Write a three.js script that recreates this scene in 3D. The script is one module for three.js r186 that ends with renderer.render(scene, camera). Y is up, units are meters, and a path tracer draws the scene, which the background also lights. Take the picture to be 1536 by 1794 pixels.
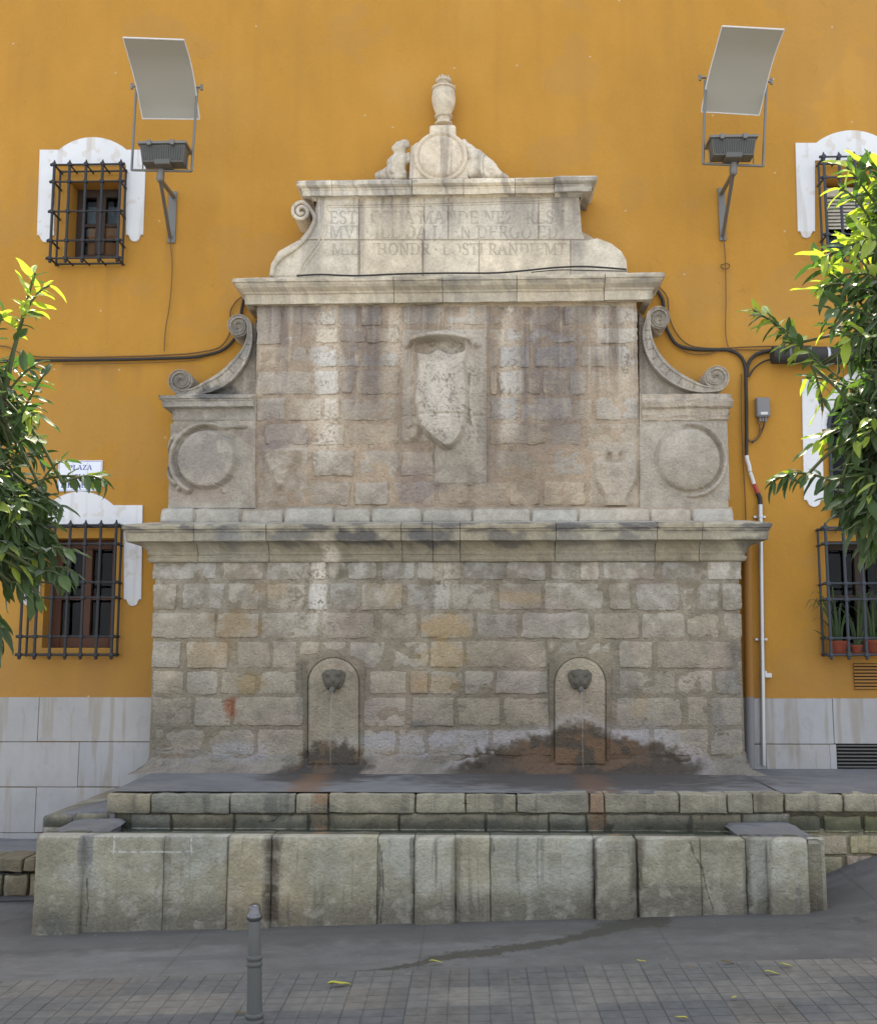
import * as THREE from 'three';
import { mergeGeometries, toCreasedNormals } from 'three/addons/utils/BufferGeometryUtils.js';
import { MarchingCubes } from 'three/addons/objects/MarchingCubes.js';
import { RoundedBoxGeometry } from 'three/addons/geometries/RoundedBoxGeometry.js';

// ---------------------------------------------------------------- camera, sky, sun, exposure
const F = 1838;                                                     // focal length in pixels of a 1536 x 1794 picture
const scene = new THREE.Scene();
const camera = new THREE.PerspectiveCamera((2 * Math.atan(897 / F) * 180) / Math.PI, 876 / 1024, 0.1, 600);
camera.position.set(0, 2, 10);
camera.rotation.order = 'YXZ';
camera.rotation.set(Math.atan(233 / F), Math.atan(57 / F), 0);
camera.updateMatrixWorld(true);
scene.add(camera);

const SUN = new THREE.Vector3(0.16, 1.42, -1).normalize();
{                                                                   // hazy summer sky: pale at the horizon, soft blue overhead, bright round the sun
  const w = 512, h = 256, d = new Float32Array(w * h * 4);
  for (let j = 0; j < h; j++) for (let i = 0; i < w; i++) {
    const el = ((j + 0.5) / h - 0.5) * Math.PI, az = ((i + 0.5) / w - 0.5) * 2 * Math.PI, x = Math.cos(el) * Math.cos(az), y = Math.sin(el), z = Math.cos(el) * Math.sin(az);
    const up = Math.max(0, y), t = Math.pow(1 - up, 2.2), c = x * SUN.x + y * SUN.y + z * SUN.z, halo = 0.9 * Math.exp((c - 1) * 9) + 1.6 * Math.exp((c - 1) * 60), k = (j * w + i) * 4, low = y < 0 ? Math.max(0.3, 1 + y * 3) : 1;
    d[k] = (0.235 + 0.16 * t + halo) * low; d[k + 1] = (0.262 + 0.145 * t + halo * 0.96) * low; d[k + 2] = (0.315 + 0.115 * t + halo * 0.88) * low; d[k + 3] = 1;
  }
  const t = new THREE.DataTexture(d, w, h, THREE.RGBAFormat, THREE.FloatType); t.mapping = THREE.EquirectangularReflectionMapping; t.magFilter = t.minFilter = THREE.LinearFilter; t.needsUpdate = true;
  scene.background = scene.environment = t;
}
const sun = new THREE.DirectionalLight(0xfff1dc, 5);
sun.name = 'sun';
sun.position.copy(SUN).multiplyScalar(60);
sun.castShadow = true;
sun.shadow.mapSize.set(2048, 2048);
Object.assign(sun.shadow.camera, { left: -14, right: 14, top: 14, bottom: -14, near: 1, far: 120 });
scene.add(sun, sun.target);
const renderer = new THREE.WebGLRenderer({ antialias: true });
renderer.setSize(876, 1024);
renderer.shadowMap.enabled = true;
renderer.toneMapping = THREE.LinearToneMapping;
renderer.toneMappingExposure = 4.35;

// ---------------------------------------------------------------- numbers, noise
const rngOf = (a) => () => { a |= 0; a = (a + 0x6d2b79f5) | 0; let t = Math.imul(a ^ (a >>> 15), 1 | a); t = (t + Math.imul(t ^ (t >>> 7), 61 | t)) ^ t; return ((t ^ (t >>> 14)) >>> 0) / 4294967296; };
const rnd = rngOf(7);
const hash = (x, y) => { let n = (Math.imul(x, 374761393) + Math.imul(y, 668265263)) | 0; n = Math.imul(n ^ (n >>> 13), 1274126177); return ((n ^ (n >>> 16)) >>> 0) / 4294967296; };
function n2(x, y) {                                                 // value noise 0..1
  const ix = Math.floor(x), iy = Math.floor(y); let u = x - ix, v = y - iy; u = u * u * (3 - 2 * u); v = v * v * (3 - 2 * v);
  const a = hash(ix, iy), b = hash(ix + 1, iy), c = hash(ix, iy + 1), d = hash(ix + 1, iy + 1);
  return a + (b - a) * u + (c - a + (a - b - c + d) * u) * v;
}
const fbm = (x, y, o = 4) => { let s = 0, a = 0.5, t = 0; for (let i = 0; i < o; i++) { s += a * n2(x, y); t += a; a *= 0.5; x = x * 2.03 + 17.1; y = y * 2.03 + 9.7; } return s / t; };
const clamp = (x, a = 0, b = 1) => Math.min(b, Math.max(a, x));
const ss = (a, b, x) => { const t = clamp((x - a) / (b - a)); return t * t * (3 - 2 * t); };
const lerp = (a, b, t) => a + (b - a) * t;
const mix3 = (a, b, t) => [lerp(a[0], b[0], t), lerp(a[1], b[1], t), lerp(a[2], b[2], t)];
const V = (x, y, z) => new THREE.Vector3(x, y, z);
// measuring on the photograph: the point at photo pixel (px, py) that lies in the plane z, and back
const Q = camera.quaternion.clone(), QI = Q.clone().invert(), E0 = camera.position.clone();
const P = (px, py, z) => { const d = V((px - 768) / F, (897 - py) / F, -1).applyQuaternion(Q); return d.multiplyScalar((z - E0.z) / d.z).add(E0); };
const MI = new THREE.Matrix3().setFromMatrix4(new THREE.Matrix4().makeRotationFromQuaternion(QI)).elements;
function proj(x, y, z) {
  x -= E0.x; y -= E0.y; z -= E0.z;
  const a = MI[0] * x + MI[3] * y + MI[6] * z, b = MI[1] * x + MI[4] * y + MI[7] * z, c = MI[2] * x + MI[5] * y + MI[8] * z;
  return [768 + (F * a) / -c, 897 - (F * b) / -c];
}
const rise = (x, z) => 0.235 * ss(2.3, 3.3, x) * ss(3.3, 1.6, z);
const groundY = (x, z) => 0.1 + 0.0345 * clamp(x, -8, 8) + rise(x, z);
function G(px, py) { let z = 4; for (let i = 0; i < 30; i++) { const a = P(px, py, z), e = a.y - groundY(a.x, z); z -= clamp(e * 2, -0.4, 0.4); } const a = P(px, py, z); a.y = groundY(a.x, z); return a; }

// ---------------------------------------------------------------- textures
const toS = (c) => { c = clamp(c); return 255 * (c <= 0.0031308 ? 12.92 * c : 1.055 * Math.pow(c, 1 / 2.4) - 0.055); };
const LUT = new Uint8Array(4097); for (let i = 0; i <= 4096; i++) LUT[i] = Math.round(toS(i / 4096));
function tex(w, h, fn, srgb = true) {
  const d = new Uint8Array(w * h * 4);
  for (let j = 0; j < h; j++) for (let i = 0; i < w; i++) {
    const c = fn((i + 0.5) / w, (j + 0.5) / h), k = (j * w + i) * 4;
    if (srgb) { d[k] = LUT[(clamp(c[0]) * 4096) | 0]; d[k + 1] = LUT[(clamp(c[1]) * 4096) | 0]; d[k + 2] = LUT[(clamp(c[2]) * 4096) | 0]; }
    else d[k] = d[k + 1] = d[k + 2] = clamp(c) * 255;
    d[k + 3] = 255;
  }
  const t = new THREE.DataTexture(d, w, h, THREE.RGBAFormat);
  t.wrapS = t.wrapT = THREE.MirroredRepeatWrapping; t.magFilter = THREE.LinearFilter; t.minFilter = THREE.LinearMipmapLinearFilter; t.generateMipmaps = true;
  if (srgb) t.colorSpace = THREE.SRGBColorSpace;
  t.needsUpdate = true; return t;
}
// lettering carved into the upper tablet, drawn once and read back as a depth
const INS = { x0: 560, y0: 352, w: 470, h: 104, s: 3 };
const insc = document.createElement('canvas'); insc.width = INS.w * INS.s; insc.height = INS.h * INS.s;
{
  const c = insc.getContext('2d'); c.fillStyle = '#000'; c.fillRect(0, 0, insc.width, insc.height); c.fillStyle = '#fff'; c.scale(INS.s, INS.s); c.textBaseline = 'alphabetic';
  const line = (t, x, y, size, w) => { c.font = `${size}px serif`; const m = c.measureText(t).width; c.save(); c.translate(x - INS.x0, y - INS.y0); c.scale(w / m, 1); c.fillText(t, 0, 0); c.restore(); };
  line('EST · OBRA MANDE NEZERLS', 576, 392, 31, 394); line('LO', 983, 388, 27, 34);
  line('MVI · ILL DA JAEN DERGO ED', 576, 418, 31, 402);
  line('MIL · IHONDR · LOSTI RANDIEMT', 580, 447, 28, 412);
}
const insD = insc.getContext('2d').getImageData(0, 0, insc.width, insc.height).data;
const carved = (px, py) => { const i = Math.round((px - INS.x0) * INS.s), j = Math.round((py - INS.y0) * INS.s); return i < 0 || j < 0 || i >= insc.width || j >= insc.height ? 0 : insD[(j * insc.width + i) * 4] / 255; };

const FX = -3.5, FW = 6.6, FY = -0.1, FH = 8;                        // the stretch of stone that the weathering map covers, in metres
// vertical runs of lime (pale) and soot (dark): centre, half width, top, bottom, strength
const LIME = [[572, 22, 525, 800, 0.75], [690, 14, 530, 640, 0.5], [810, 26, 525, 770, 0.4], [893, 14, 530, 760, 0.65], [1098, 10, 525, 700, 0.4], [1050, 10, 540, 600, 0.35], [770, 30, 640, 760, 0.5], [545, 16, 700, 790, 0.35],
  [560, 11, 950, 1080, 0.9], [540, 40, 980, 1110, 0.25], [775, 16, 985, 1060, 0.45], [590, 10, 345, 430, 0.5], [640, 10, 345, 420, 0.4], [735, 12, 345, 410, 0.4], [865, 22, 340, 410, 0.4], [950, 14, 340, 400, 0.5]];
const SOOT = [[640, 34, 530, 720, 0.5], [505, 60, 530, 620, 0.28], [960, 60, 535, 790, 0.5], [860, 12, 530, 860, 0.4], [600, 8, 530, 700, 0.3], [740, 30, 520, 600, 0.3], [470, 20, 700, 860, 0.28], [700, 12, 640, 880, 0.22], [730, 16, 770, 880, 0.3], [1076, 14, 525, 640, 0.3],
  [545, 18, 350, 480, 0.3], [690, 24, 340, 420, 0.32], [785, 14, 345, 420, 0.25], [900, 18, 335, 420, 0.3], [1000, 30, 335, 430, 0.42], [632, 7, 345, 480, 0.35], [742, 8, 400, 480, 0.4], [820, 40, 345, 400, 0.2], [1010, 14, 420, 480, 0.35], [930, 20, 340, 420, 0.3]];
const PATCH = [                                                     // blotches: x, y, rx, ry, colour, strength
  [300, 668, 40, 26, [0.2, 0.19, 0.175], 0.5], [370, 688, 40, 22, [0.1, 0.1, 0.1], 0.75], [360, 805, 54, 56, [0.24, 0.21, 0.19], 0.5], [340, 745, 30, 40, [0.5, 0.45, 0.37], 0.5], [330, 740, 60, 24, [0.2, 0.17, 0.13], 0.45],
  [490, 826, 24, 34, [0.5, 0.44, 0.35], 0.6], [484, 778, 36, 10, [0.17, 0.14, 0.125], 0.6], [480, 760, 60, 34, [0.26, 0.21, 0.175], 0.6], [345, 860, 60, 22, [0.42, 0.34, 0.29], 0.5], [735, 850, 40, 40, [0.24, 0.2, 0.185], 0.6], [430, 590, 26, 40, [0.2, 0.2, 0.19], 0.4], [1155, 640, 40, 60, [0.3, 0.28, 0.26], 0.3],
  [630, 942, 50, 12, [0.1, 0.098, 0.1], 0.85], [505, 942, 44, 12, [0.16, 0.155, 0.15], 0.7], [745, 942, 40, 12, [0.13, 0.13, 0.13], 0.8], [880, 943, 44, 12, [0.15, 0.145, 0.14], 0.7], [1090, 943, 24, 12, [0.16, 0.155, 0.15], 0.5], [415, 942, 34, 12, [0.2, 0.2, 0.195], 0.6], [1300, 955, 40, 14, [0.12, 0.12, 0.1], 0.6], [985, 945, 40, 10, [0.2, 0.19, 0.17], 0.5],
  [420, 1095, 46, 28, [0.36, 0.25, 0.12], 0.5], [365, 1145, 46, 28, [0.36, 0.25, 0.13], 0.5], [780, 1098, 44, 24, [0.42, 0.29, 0.13], 0.55], [775, 1150, 44, 26, [0.4, 0.29, 0.14], 0.45], [768, 1200, 36, 20, [0.4, 0.28, 0.13], 0.4], [735, 1195, 22, 22, [0.38, 0.27, 0.15], 0.4], [440, 1195, 26, 20, [0.33, 0.24, 0.1], 0.5], [900, 1048, 50, 12, [0.45, 0.33, 0.17], 0.4], [470, 1030, 30, 16, [0.45, 0.35, 0.22], 0.4], [405, 1240, 14, 26, [0.26, 0.1, 0.045], 0.8], [1120, 1235, 18, 20, [0.4, 0.3, 0.17], 0.4], [690, 1040, 24, 20, [0.44, 0.35, 0.22], 0.4],
  [300, 1290, 50, 60, [0.2, 0.19, 0.16], 0.45], [340, 1200, 40, 70, [0.24, 0.22, 0.17], 0.35], [1270, 1290, 40, 40, [0.22, 0.21, 0.2], 0.4], [1290, 1170, 20, 50, [0.17, 0.17, 0.15], 0.5], [1090, 1190, 30, 60, [0.22, 0.21, 0.18], 0.5], [960, 1200, 18, 60, [0.2, 0.19, 0.15], 0.5], [532, 1210, 14, 70, [0.18, 0.17, 0.14], 0.55], [640, 1210, 20, 80, [0.24, 0.2, 0.17], 0.45], [735, 1270, 16, 10, [0.12, 0.13, 0.12], 0.6],
  [690, 1300, 120, 18, [0.4, 0.4, 0.41], 0.4], [420, 1315, 90, 16, [0.37, 0.37, 0.38], 0.4], [1130, 1285, 70, 18, [0.4, 0.38, 0.39], 0.45], [840, 1292, 90, 16, [0.4, 0.38, 0.39], 0.4]];
const CRACKS = [[[1206, 1476], [1214, 1500], [1226, 1520], [1234, 1556], [1246, 1592]], [[860, 1473], [861, 1490]], [[660, 1476], [662, 1540], [658, 1612]], [[664, 1490], [668, 1560], [663, 1618]], [[146, 1540], [149, 1590], [147, 1622]], [[1040, 1476], [1041, 1530], [1037, 1560], [1038, 1610]], [[1306, 1520], [1304, 1560], [1308, 1592]]];
function fountainColor(x, y) {
  let [px, py] = proj(x, y, 0.42), c;
  const a = fbm(x * 1.7 + 3, y * 1.7, 4), f1 = fbm(x * 11, y * 11, 4), f2 = n2(x * 60, y * 60), f3 = n2(x * 140 + 9, y * 130), st = fbm(x * 16, y * 0.9, 4), st2 = fbm(x * 34 + 50, y * 1.6, 3);
  if (y > 0.875) {
    const tier = py < 478 ? 0 : py < 532 ? 1 : py < 918 ? 2 : py < 986 ? 3 : 4;
    c = [[0.77, 0.69, 0.545], [0.66, 0.585, 0.445], [0.48, 0.405, 0.31], [0.45, 0.405, 0.3], [0.42, 0.37, 0.285]][tier];  // stone tones, paler upwards: the light's brightness gradient is worked into the colour
    if (tier === 2) { const side = ss(455, 430, px) + ss(1112, 1135, px); c = mix3(c, [0.45, 0.41, 0.34], side * 0.8); c = mix3(c, [0.46, 0.41, 0.33], 0.7 * ss(745, 760, px) * ss(858, 846, px) * ss(570, 585, py) * ss(855, 845, py)); if (py > 886) c = [0.5, 0.47, 0.4]; c = mix3(c, [0.5, 0.44, 0.355], 0.55 * ss(1035, 1110, px)); }
    if (tier === 4) { c = mix3(c, [0.53, 0.49, 0.415], 0.8 * ss(1120, 1000, py) * ss(0.38, 0.62, f1)); c = mix3(c, [0.23, 0.205, 0.16], 0.66 * ss(1110, 1310, py)); c = mix3(c, [0.42, 0.33, 0.28], 0.35 * ss(0.5, 0.75, fbm(x * 2.6 + 40, y * 3.1, 3))); }
    let k = 0.76 + 0.5 * (a - 0.5) + 0.42 * (f1 - 0.3);
    c = c.map((q) => q * clamp(k, 0.4, 1.35));
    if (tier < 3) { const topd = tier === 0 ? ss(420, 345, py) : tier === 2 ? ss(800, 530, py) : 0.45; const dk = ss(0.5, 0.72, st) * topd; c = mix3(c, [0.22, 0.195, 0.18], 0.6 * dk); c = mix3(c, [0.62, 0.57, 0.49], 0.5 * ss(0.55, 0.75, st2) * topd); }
    for (const [cx, hw, y0, y1, s] of LIME) { if (Math.abs(px - cx) > hw * 2.2 || py < y0 - 20 || py > y1 + 60) continue; const w = hw * (0.6 + 0.9 * st); const m = s * ss(w * 1.7, w * 0.4, Math.abs(px - cx + 8 * (f1 - 0.5))) * ss(y0 - 6, y0 + 6, py) * ss(y1 + 40, y1 - 30, py) * ss(0.2, 0.5, f1 * 0.6 + f2 * 0.4); c = mix3(c, [0.68, 0.62, 0.52], Math.min(0.9, m * 1.15)); }
    for (const [cx, hw, y0, y1, s] of SOOT) { if (Math.abs(px - cx) > hw * 2 || py < y0 - 20 || py > y1 + 60) continue; const m = s * ss(hw * 1.6, hw * 0.3, Math.abs(px - cx)) * ss(y0 - 6, y0 + 6, py) * ss(y1 + 40, y1 - 60, py) * ss(0.25, 0.55, st * 0.5 + f1 * 0.5); c = mix3(c, [0.15, 0.13, 0.13], Math.min(0.85, m * 1.35)); }
    for (const [cx, cy, rx, ry, col, s] of PATCH) { if (Math.abs(px - cx) > rx * 1.7 || Math.abs(py - cy) > ry * 1.7) continue; const d = Math.hypot((px - cx) / rx, (py - cy) / ry) + 1.3 * (f1 - 0.5); const m = s * ss(1.2, 0.55, d); c = mix3(c, col, m); }
    // lichen along the weather edges of the mouldings
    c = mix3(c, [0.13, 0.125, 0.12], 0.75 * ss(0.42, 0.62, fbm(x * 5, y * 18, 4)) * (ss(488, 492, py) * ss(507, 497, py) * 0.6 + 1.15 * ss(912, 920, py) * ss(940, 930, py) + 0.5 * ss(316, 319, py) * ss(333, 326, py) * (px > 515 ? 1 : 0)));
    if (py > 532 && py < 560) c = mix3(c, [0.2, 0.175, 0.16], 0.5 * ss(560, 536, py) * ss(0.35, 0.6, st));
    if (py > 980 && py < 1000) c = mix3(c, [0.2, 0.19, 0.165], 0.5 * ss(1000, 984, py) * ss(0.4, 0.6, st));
    if (py > 340 && py < 460) { const k2 = carved(...proj(x, y, 0.37)); if (k2 > 0.1) c = mix3(c, [0.29, 0.25, 0.2], 0.42 * k2 * ss(0.3, 0.52, fbm(x * 6 + 4, y * 6, 3))); }
    if (py > 1180) {                                                // wet algae and rust round the two spouts
      const fr = fbm(x * 9, y * 9, 4), dx = Math.abs(px - 1012), top = 1284 + Math.pow(dx / 215, 2) * 46 - 20 * Math.sqrt(Math.max(0, 1 - (dx / 46) ** 2)) + 16 * (fr - 0.5);
      let wet = dx < 250 ? ss(top - 9, top + 13, py + 26 * (fbm(x * 22, y * 22, 3) - 0.5)) * ss(250, 190, dx + 40 * (fr - 0.5)) : 0; const fringe = dx < 260 ? ss(top - 26, top - 4, py) * (1 - wet) * ss(260, 190, dx) : 0;
      c = mix3(c, [0.44, 0.41, 0.41], 0.5 * fringe);
      const rust = ss(0.42, 0.6, fbm(x * 6 + 8, y * 8, 3));
      c = mix3(c, mix3([0.075, 0.058, 0.042], [0.19, 0.11, 0.06], rust * ss(160, 70, dx) * 0.7), wet * 0.93);
      const dl = Math.abs(px - 578), tl = 1296 + Math.pow(dl / 60, 2) * 24 + 26 * (fr - 0.5); wet = dl < 110 ? ss(tl - 9, tl + 14, py + 26 * (fbm(x * 22, y * 22, 3) - 0.5)) * ss(105, 60, dl + 30 * (fr - 0.5)) : 0;
      c = mix3(c, mix3([0.06, 0.05, 0.042], [0.17, 0.105, 0.055], 0.6 * ss(0.5, 0.65, fbm(x * 9 + 3, y * 9, 3))), wet * 0.9);
    }
  } else if (y > 0.6) {                                            // kerb above the trough
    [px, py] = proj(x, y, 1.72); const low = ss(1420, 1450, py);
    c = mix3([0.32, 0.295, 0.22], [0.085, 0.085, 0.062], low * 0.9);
    c = c.map((q) => q * (0.62 + 0.5 * f1 + 0.4 * (a - 0.5)));
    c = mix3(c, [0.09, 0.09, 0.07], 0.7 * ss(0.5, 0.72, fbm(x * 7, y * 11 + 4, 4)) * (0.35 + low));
    c = mix3(c, [0.1, 0.1, 0.085], 0.5 * ss(0.55, 0.75, st));
    c = mix3(c, [0.24, 0.145, 0.08], 0.75 * (ss(20, 6, Math.abs(px - 560)) + ss(22, 7, Math.abs(px - 1043))) * ss(0.2, 0.5, f1));
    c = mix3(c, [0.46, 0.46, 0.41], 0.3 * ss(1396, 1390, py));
  } else {                                                         // front of the trough
    y += 0.09; [px, py] = proj(x, y, 2.45);
    c = [0.385, 0.36, 0.262].map((q) => q * (0.6 + 0.35 * f1 + 0.5 * (a - 0.35)));
    c = mix3(c, [0.43, 0.425, 0.37], 0.5 * ss(0.45, 0.7, fbm(x * 4 + 30, y * 5, 4)));
    c = mix3(c, [0.42, 0.33, 0.18], 0.4 * ss(0.5, 0.75, fbm(x * 1.4 + 80, y * 0.8, 3)));
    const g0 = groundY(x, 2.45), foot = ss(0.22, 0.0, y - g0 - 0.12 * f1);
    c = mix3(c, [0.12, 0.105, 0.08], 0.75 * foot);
    c = mix3(c, [0.1, 0.1, 0.085], 0.6 * ss(0.58, 0.76, st2) * ss(0.45, 0.7, a + 0.1));
    for (const [cx, hw, s] of [[475, 9, 0.9], [722, 6, 0.5], [1040, 6, 0.95], [1116, 9, 0.8], [285, 6, 0.5], [661, 3, 0.5], [798, 4, 0.4], [1345, 6, 0.5], [1305, 5, 0.5]]) c = mix3(c, [0.075, 0.06, 0.045], s * ss(hw * 1.8, hw * 0.4, Math.abs(px - cx + 6 * (f1 - 0.5))) * ss(0.3, 0.6, fbm(x * 20, y * 5, 3) + 0.15));
    c = mix3(c, [0.15, 0.14, 0.11], 0.8 * ss(1546, 1556, py + 10 * (f1 - 0.5)) * ss(1116, 1122, px) * ss(1240, 1220, px));
    c = mix3(c, [0.12, 0.12, 0.1], 0.75 * ss(40, 15, Math.abs(px - 100 - (py - 1600) * 0.1)) * ss(1570, 1620, py));
    c = mix3(c, [0.42, 0.41, 0.37], 0.55 * ss(1474, 1462, py) * ss(0.25, 0.55, f1));
    c = mix3(c, [0.2, 0.185, 0.135], 0.42 * ss(0.46, 0.72, fbm(x * 3 + 11, y * 5, 5))); c = mix3(c, [0.5, 0.48, 0.4], 0.3 * ss(0.52, 0.78, fbm(x * 13 + 60, y * 13, 5)));
    for (const pl of CRACKS) for (let i = 0; i + 1 < pl.length; i++) { const [ax, ay] = pl[i], [bx, by] = pl[i + 1]; if (px < Math.min(ax, bx) - 9 || px > Math.max(ax, bx) + 9 || py < Math.min(ay, by) - 9 || py > Math.max(ay, by) + 9) continue; const t = clamp(((px - ax) * (bx - ax) + (py - ay) * (by - ay)) / ((bx - ax) ** 2 + (by - ay) ** 2)), d = Math.hypot(px - lerp(ax, bx, t), py - lerp(ay, by, t)) + 3 * (f1 - 0.5); c = mix3(c, [0.075, 0.066, 0.054], 0.7 * ss(2.4, 0.4, d + 1.6 * (f2 - 0.4))); }
    c = mix3(c, [0.2, 0.2, 0.19], 0.85 * ss(8, 4, Math.abs(px - 148) - 4 * f1) * ss(1540, 1500, py + 30 * (f1 - 0.5)));
    if (px > 188 && px < 333 && py > 1462 && py < 1497) { const e = Math.min(Math.abs(px - 193), Math.abs(px - 329), Math.abs(py - 1493 + 1.5 * n2(x * 9, 1))); c = mix3(c, [0.62, 0.62, 0.56], 0.62 * ss(2.1, 0.6, e) * ss(0.05, 0.35, f2) * (py < 1496 ? 1 : 0)); }
  }
  const sp = f3 > 0.86 ? 1.16 : f3 < 0.13 ? 0.8 : 1, m2 = (0.9 + 0.2 * f2) * sp;
  return [c[0] * m2, c[1] * m2, c[2] * m2];
}
function fountainBump(x, y) {
  const [px, py] = proj(x, y, 0.42);
  const rough = y < 0.9 ? 0.7 : py < 532 ? 0.3 : py < 880 ? 1 : py < 985 ? 0.35 : 1;
  let b = 0.55 + rough * (0.42 * (fbm(x * 26, y * 34, 3) - 0.5) + 0.3 * (n2(x * 75, y * 90) - 0.5) + 0.2 * (n2(x * 150, y * 150) - 0.5));
  if (n2(x * 45 + 3, y * 45) > 0.84) b -= 0.22 * rough;
  if (py > 340 && py < 460) b -= 0.4 * carved(...proj(x, y, 0.37)) * ss(0.25, 0.55, fbm(x * 6 + 4, y * 6, 3));
  return b;
}
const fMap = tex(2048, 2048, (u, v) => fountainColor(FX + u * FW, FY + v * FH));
const fBump = tex(2048, 2048, (u, v) => fountainBump(FX + u * FW, FY + v * FH), false);

const GRIME = [[148, 455, 66, 0.8], [120, 1152, 88, 0.6], [1500, 452, 60, 0.7], [298, 420, 14, 0.8], [1266, 414, 14, 0.9], [1335, 735, 16, 0.5], [1400, 628, 60, 0.35], [210, 640, 190, 0.3]].map(([x, y, w, l]) => { const p = P(x, y, 0); return [p.x, p.y, w / 184, l]; });   // dirt washed down below ironwork and cables
// plaster of the house: x -5.6..4.9, y 0..10
const wallMap = tex(2048, 2048, (u, v) => {
  const x = -5.6 + u * 10.5, y = v * 10, a = fbm(x * 0.8, y * 0.6 + 5, 4), b = fbm(x * 5, y * 2.2, 4), st = fbm(x * 7, y * 0.35, 4), f = n2(x * 90, y * 90);
  let c = [0.51, 0.258, 0.037]; const k = 0.84 + 0.26 * a + 0.14 * (b - 0.5) + 0.05 * (f - 0.5);
  c = c.map((q) => q * k); c = mix3(c, [0.5, 0.29, 0.08], 0.35 * ss(0.5, 0.75, a)); c = mix3(c, [0.36, 0.17, 0.035], 0.14 * ss(0.55, 0.78, st)); const pt = fbm(x * 0.9 + 60, y * 1.1, 5); c = mix3(c, [0.43, 0.235, 0.06], 0.4 * ss(0.56, 0.6, pt)); if (Math.abs(fbm(x * 1.3 + 20, y * 0.9 + 3, 5) - 0.52) < 0.0012 && pt > 0.45) c = mix3(c, [0.26, 0.13, 0.03], 0.25);
  for (const [gx, gy, gw, gl] of GRIME) { const d = gy - y; if (d > 0 && d < gl) c = mix3(c, [0.27, 0.14, 0.045], 0.4 * ss(gw, gw * 0.6, Math.abs(x - gx)) * (1 - d / gl) * ss(0.4, 0.65, st * 0.6 + b * 0.4)); } c = mix3(c, [0.3, 0.155, 0.045], 0.4 * ss(2.2, 1.5, y + 0.4 * (b - 0.5)));
  const px = x * 3.1, py = y * 3.1, ix = Math.floor(px), iy = Math.floor(py); if (hash(ix + 51, iy) > 0.9) { const d = Math.hypot(px - ix - 0.2 - 0.6 * hash(ix, iy + 7), py - iy - 0.2 - 0.6 * hash(ix + 3, iy)); c = mix3(c, [0.62, 0.55, 0.42], 0.7 * ss(0.035, 0.02, d)); }
  return c;
});
const fine = tex(512, 512, (u, v) => { const w = (s, o) => { const x = u * s, y = v * s; return lerp(lerp(n2(x + o, y), n2(x - s + o, y), u), lerp(n2(x + o, y - s), n2(x - s + o, y - s), u), v); }; return 0.5 + 0.5 * (w(24, 3) - 0.5) + 0.35 * (w(70, 9) - 0.5) + 0.3 * (w(160, 31) - 0.5); }, false);
const plinthMap = tex(1024, 512, (u, v) => { const x = u * 8, y = v * 4, a = fbm(x * 1.2, y * 1.2, 4), b = fbm(x * 8, y * 5, 4), st = fbm(x * 9 + 4, y * 0.8, 4); let c = [0.4, 0.395, 0.39].map((q) => q * (0.78 + 0.3 * a + 0.14 * b)); c = mix3(c, [0.3, 0.255, 0.19], 0.55 * ss(0.5, 0.72, st)); return mix3(c, [0.25, 0.24, 0.22], 0.3 * ss(0.58, 0.8, b)); });
const cementMap = tex(2048, 512, (u, v) => {                        // top of the ledge: x -4..6, z 0..2.5
  const x = -4 + u * 10, z = v * 2.5, a = fbm(x * 2, z * 2, 4), b = fbm(x * 9, z * 12, 4); let c = [0.165, 0.17, 0.18].map((q) => q * (0.55 + 0.55 * a + 0.35 * b));
  c = mix3(c, [0.2, 0.195, 0.185], 0.25 * ss(1.6, 1.72, z + 0.2 * (b - 0.5))); c = mix3(c, [0.2, 0.19, 0.17], 0.4 * ss(0.55, 0.75, b));
  const dl = Math.hypot((x + 1.28) / 0.55, (z - 0.7) / 0.5), dr = Math.hypot((x - 1.0) / 1.5, (z - 0.75) / 0.8);
  c = mix3(c, [0.05, 0.044, 0.038], 0.85 * ss(1.25, 0.6, dl + 0.8 * (b - 0.5))); c = mix3(c, [0.055, 0.047, 0.042], 0.82 * ss(1.3, 0.6, dr + 0.7 * (b - 0.5)));
  const ru = (cx) => ss(0.2, 0.05, Math.abs(x - cx) + 0.2 * (b - 0.5)); c = mix3(c, [0.2, 0.11, 0.055], 0.7 * ru(-1.33) * ss(0.45, 0.7, z)); c = mix3(c, [0.17, 0.09, 0.05], 0.6 * ru(1.0) * ss(0.4, 0.6, z));
  return c;
});
const SPILL = [[1125, 1612, 22], [1080, 1622, 14], [1040, 1634, 9], [990, 1645, 9], [930, 1655, 10], [860, 1665, 13], [800, 1672, 10], [750, 1683, 6], [690, 1695, 6], [640, 1700, 4], [580, 1706, 3]].map(([x, y, r]) => { const g = G(x, y); return [g.x, g.z, r]; });
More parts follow.
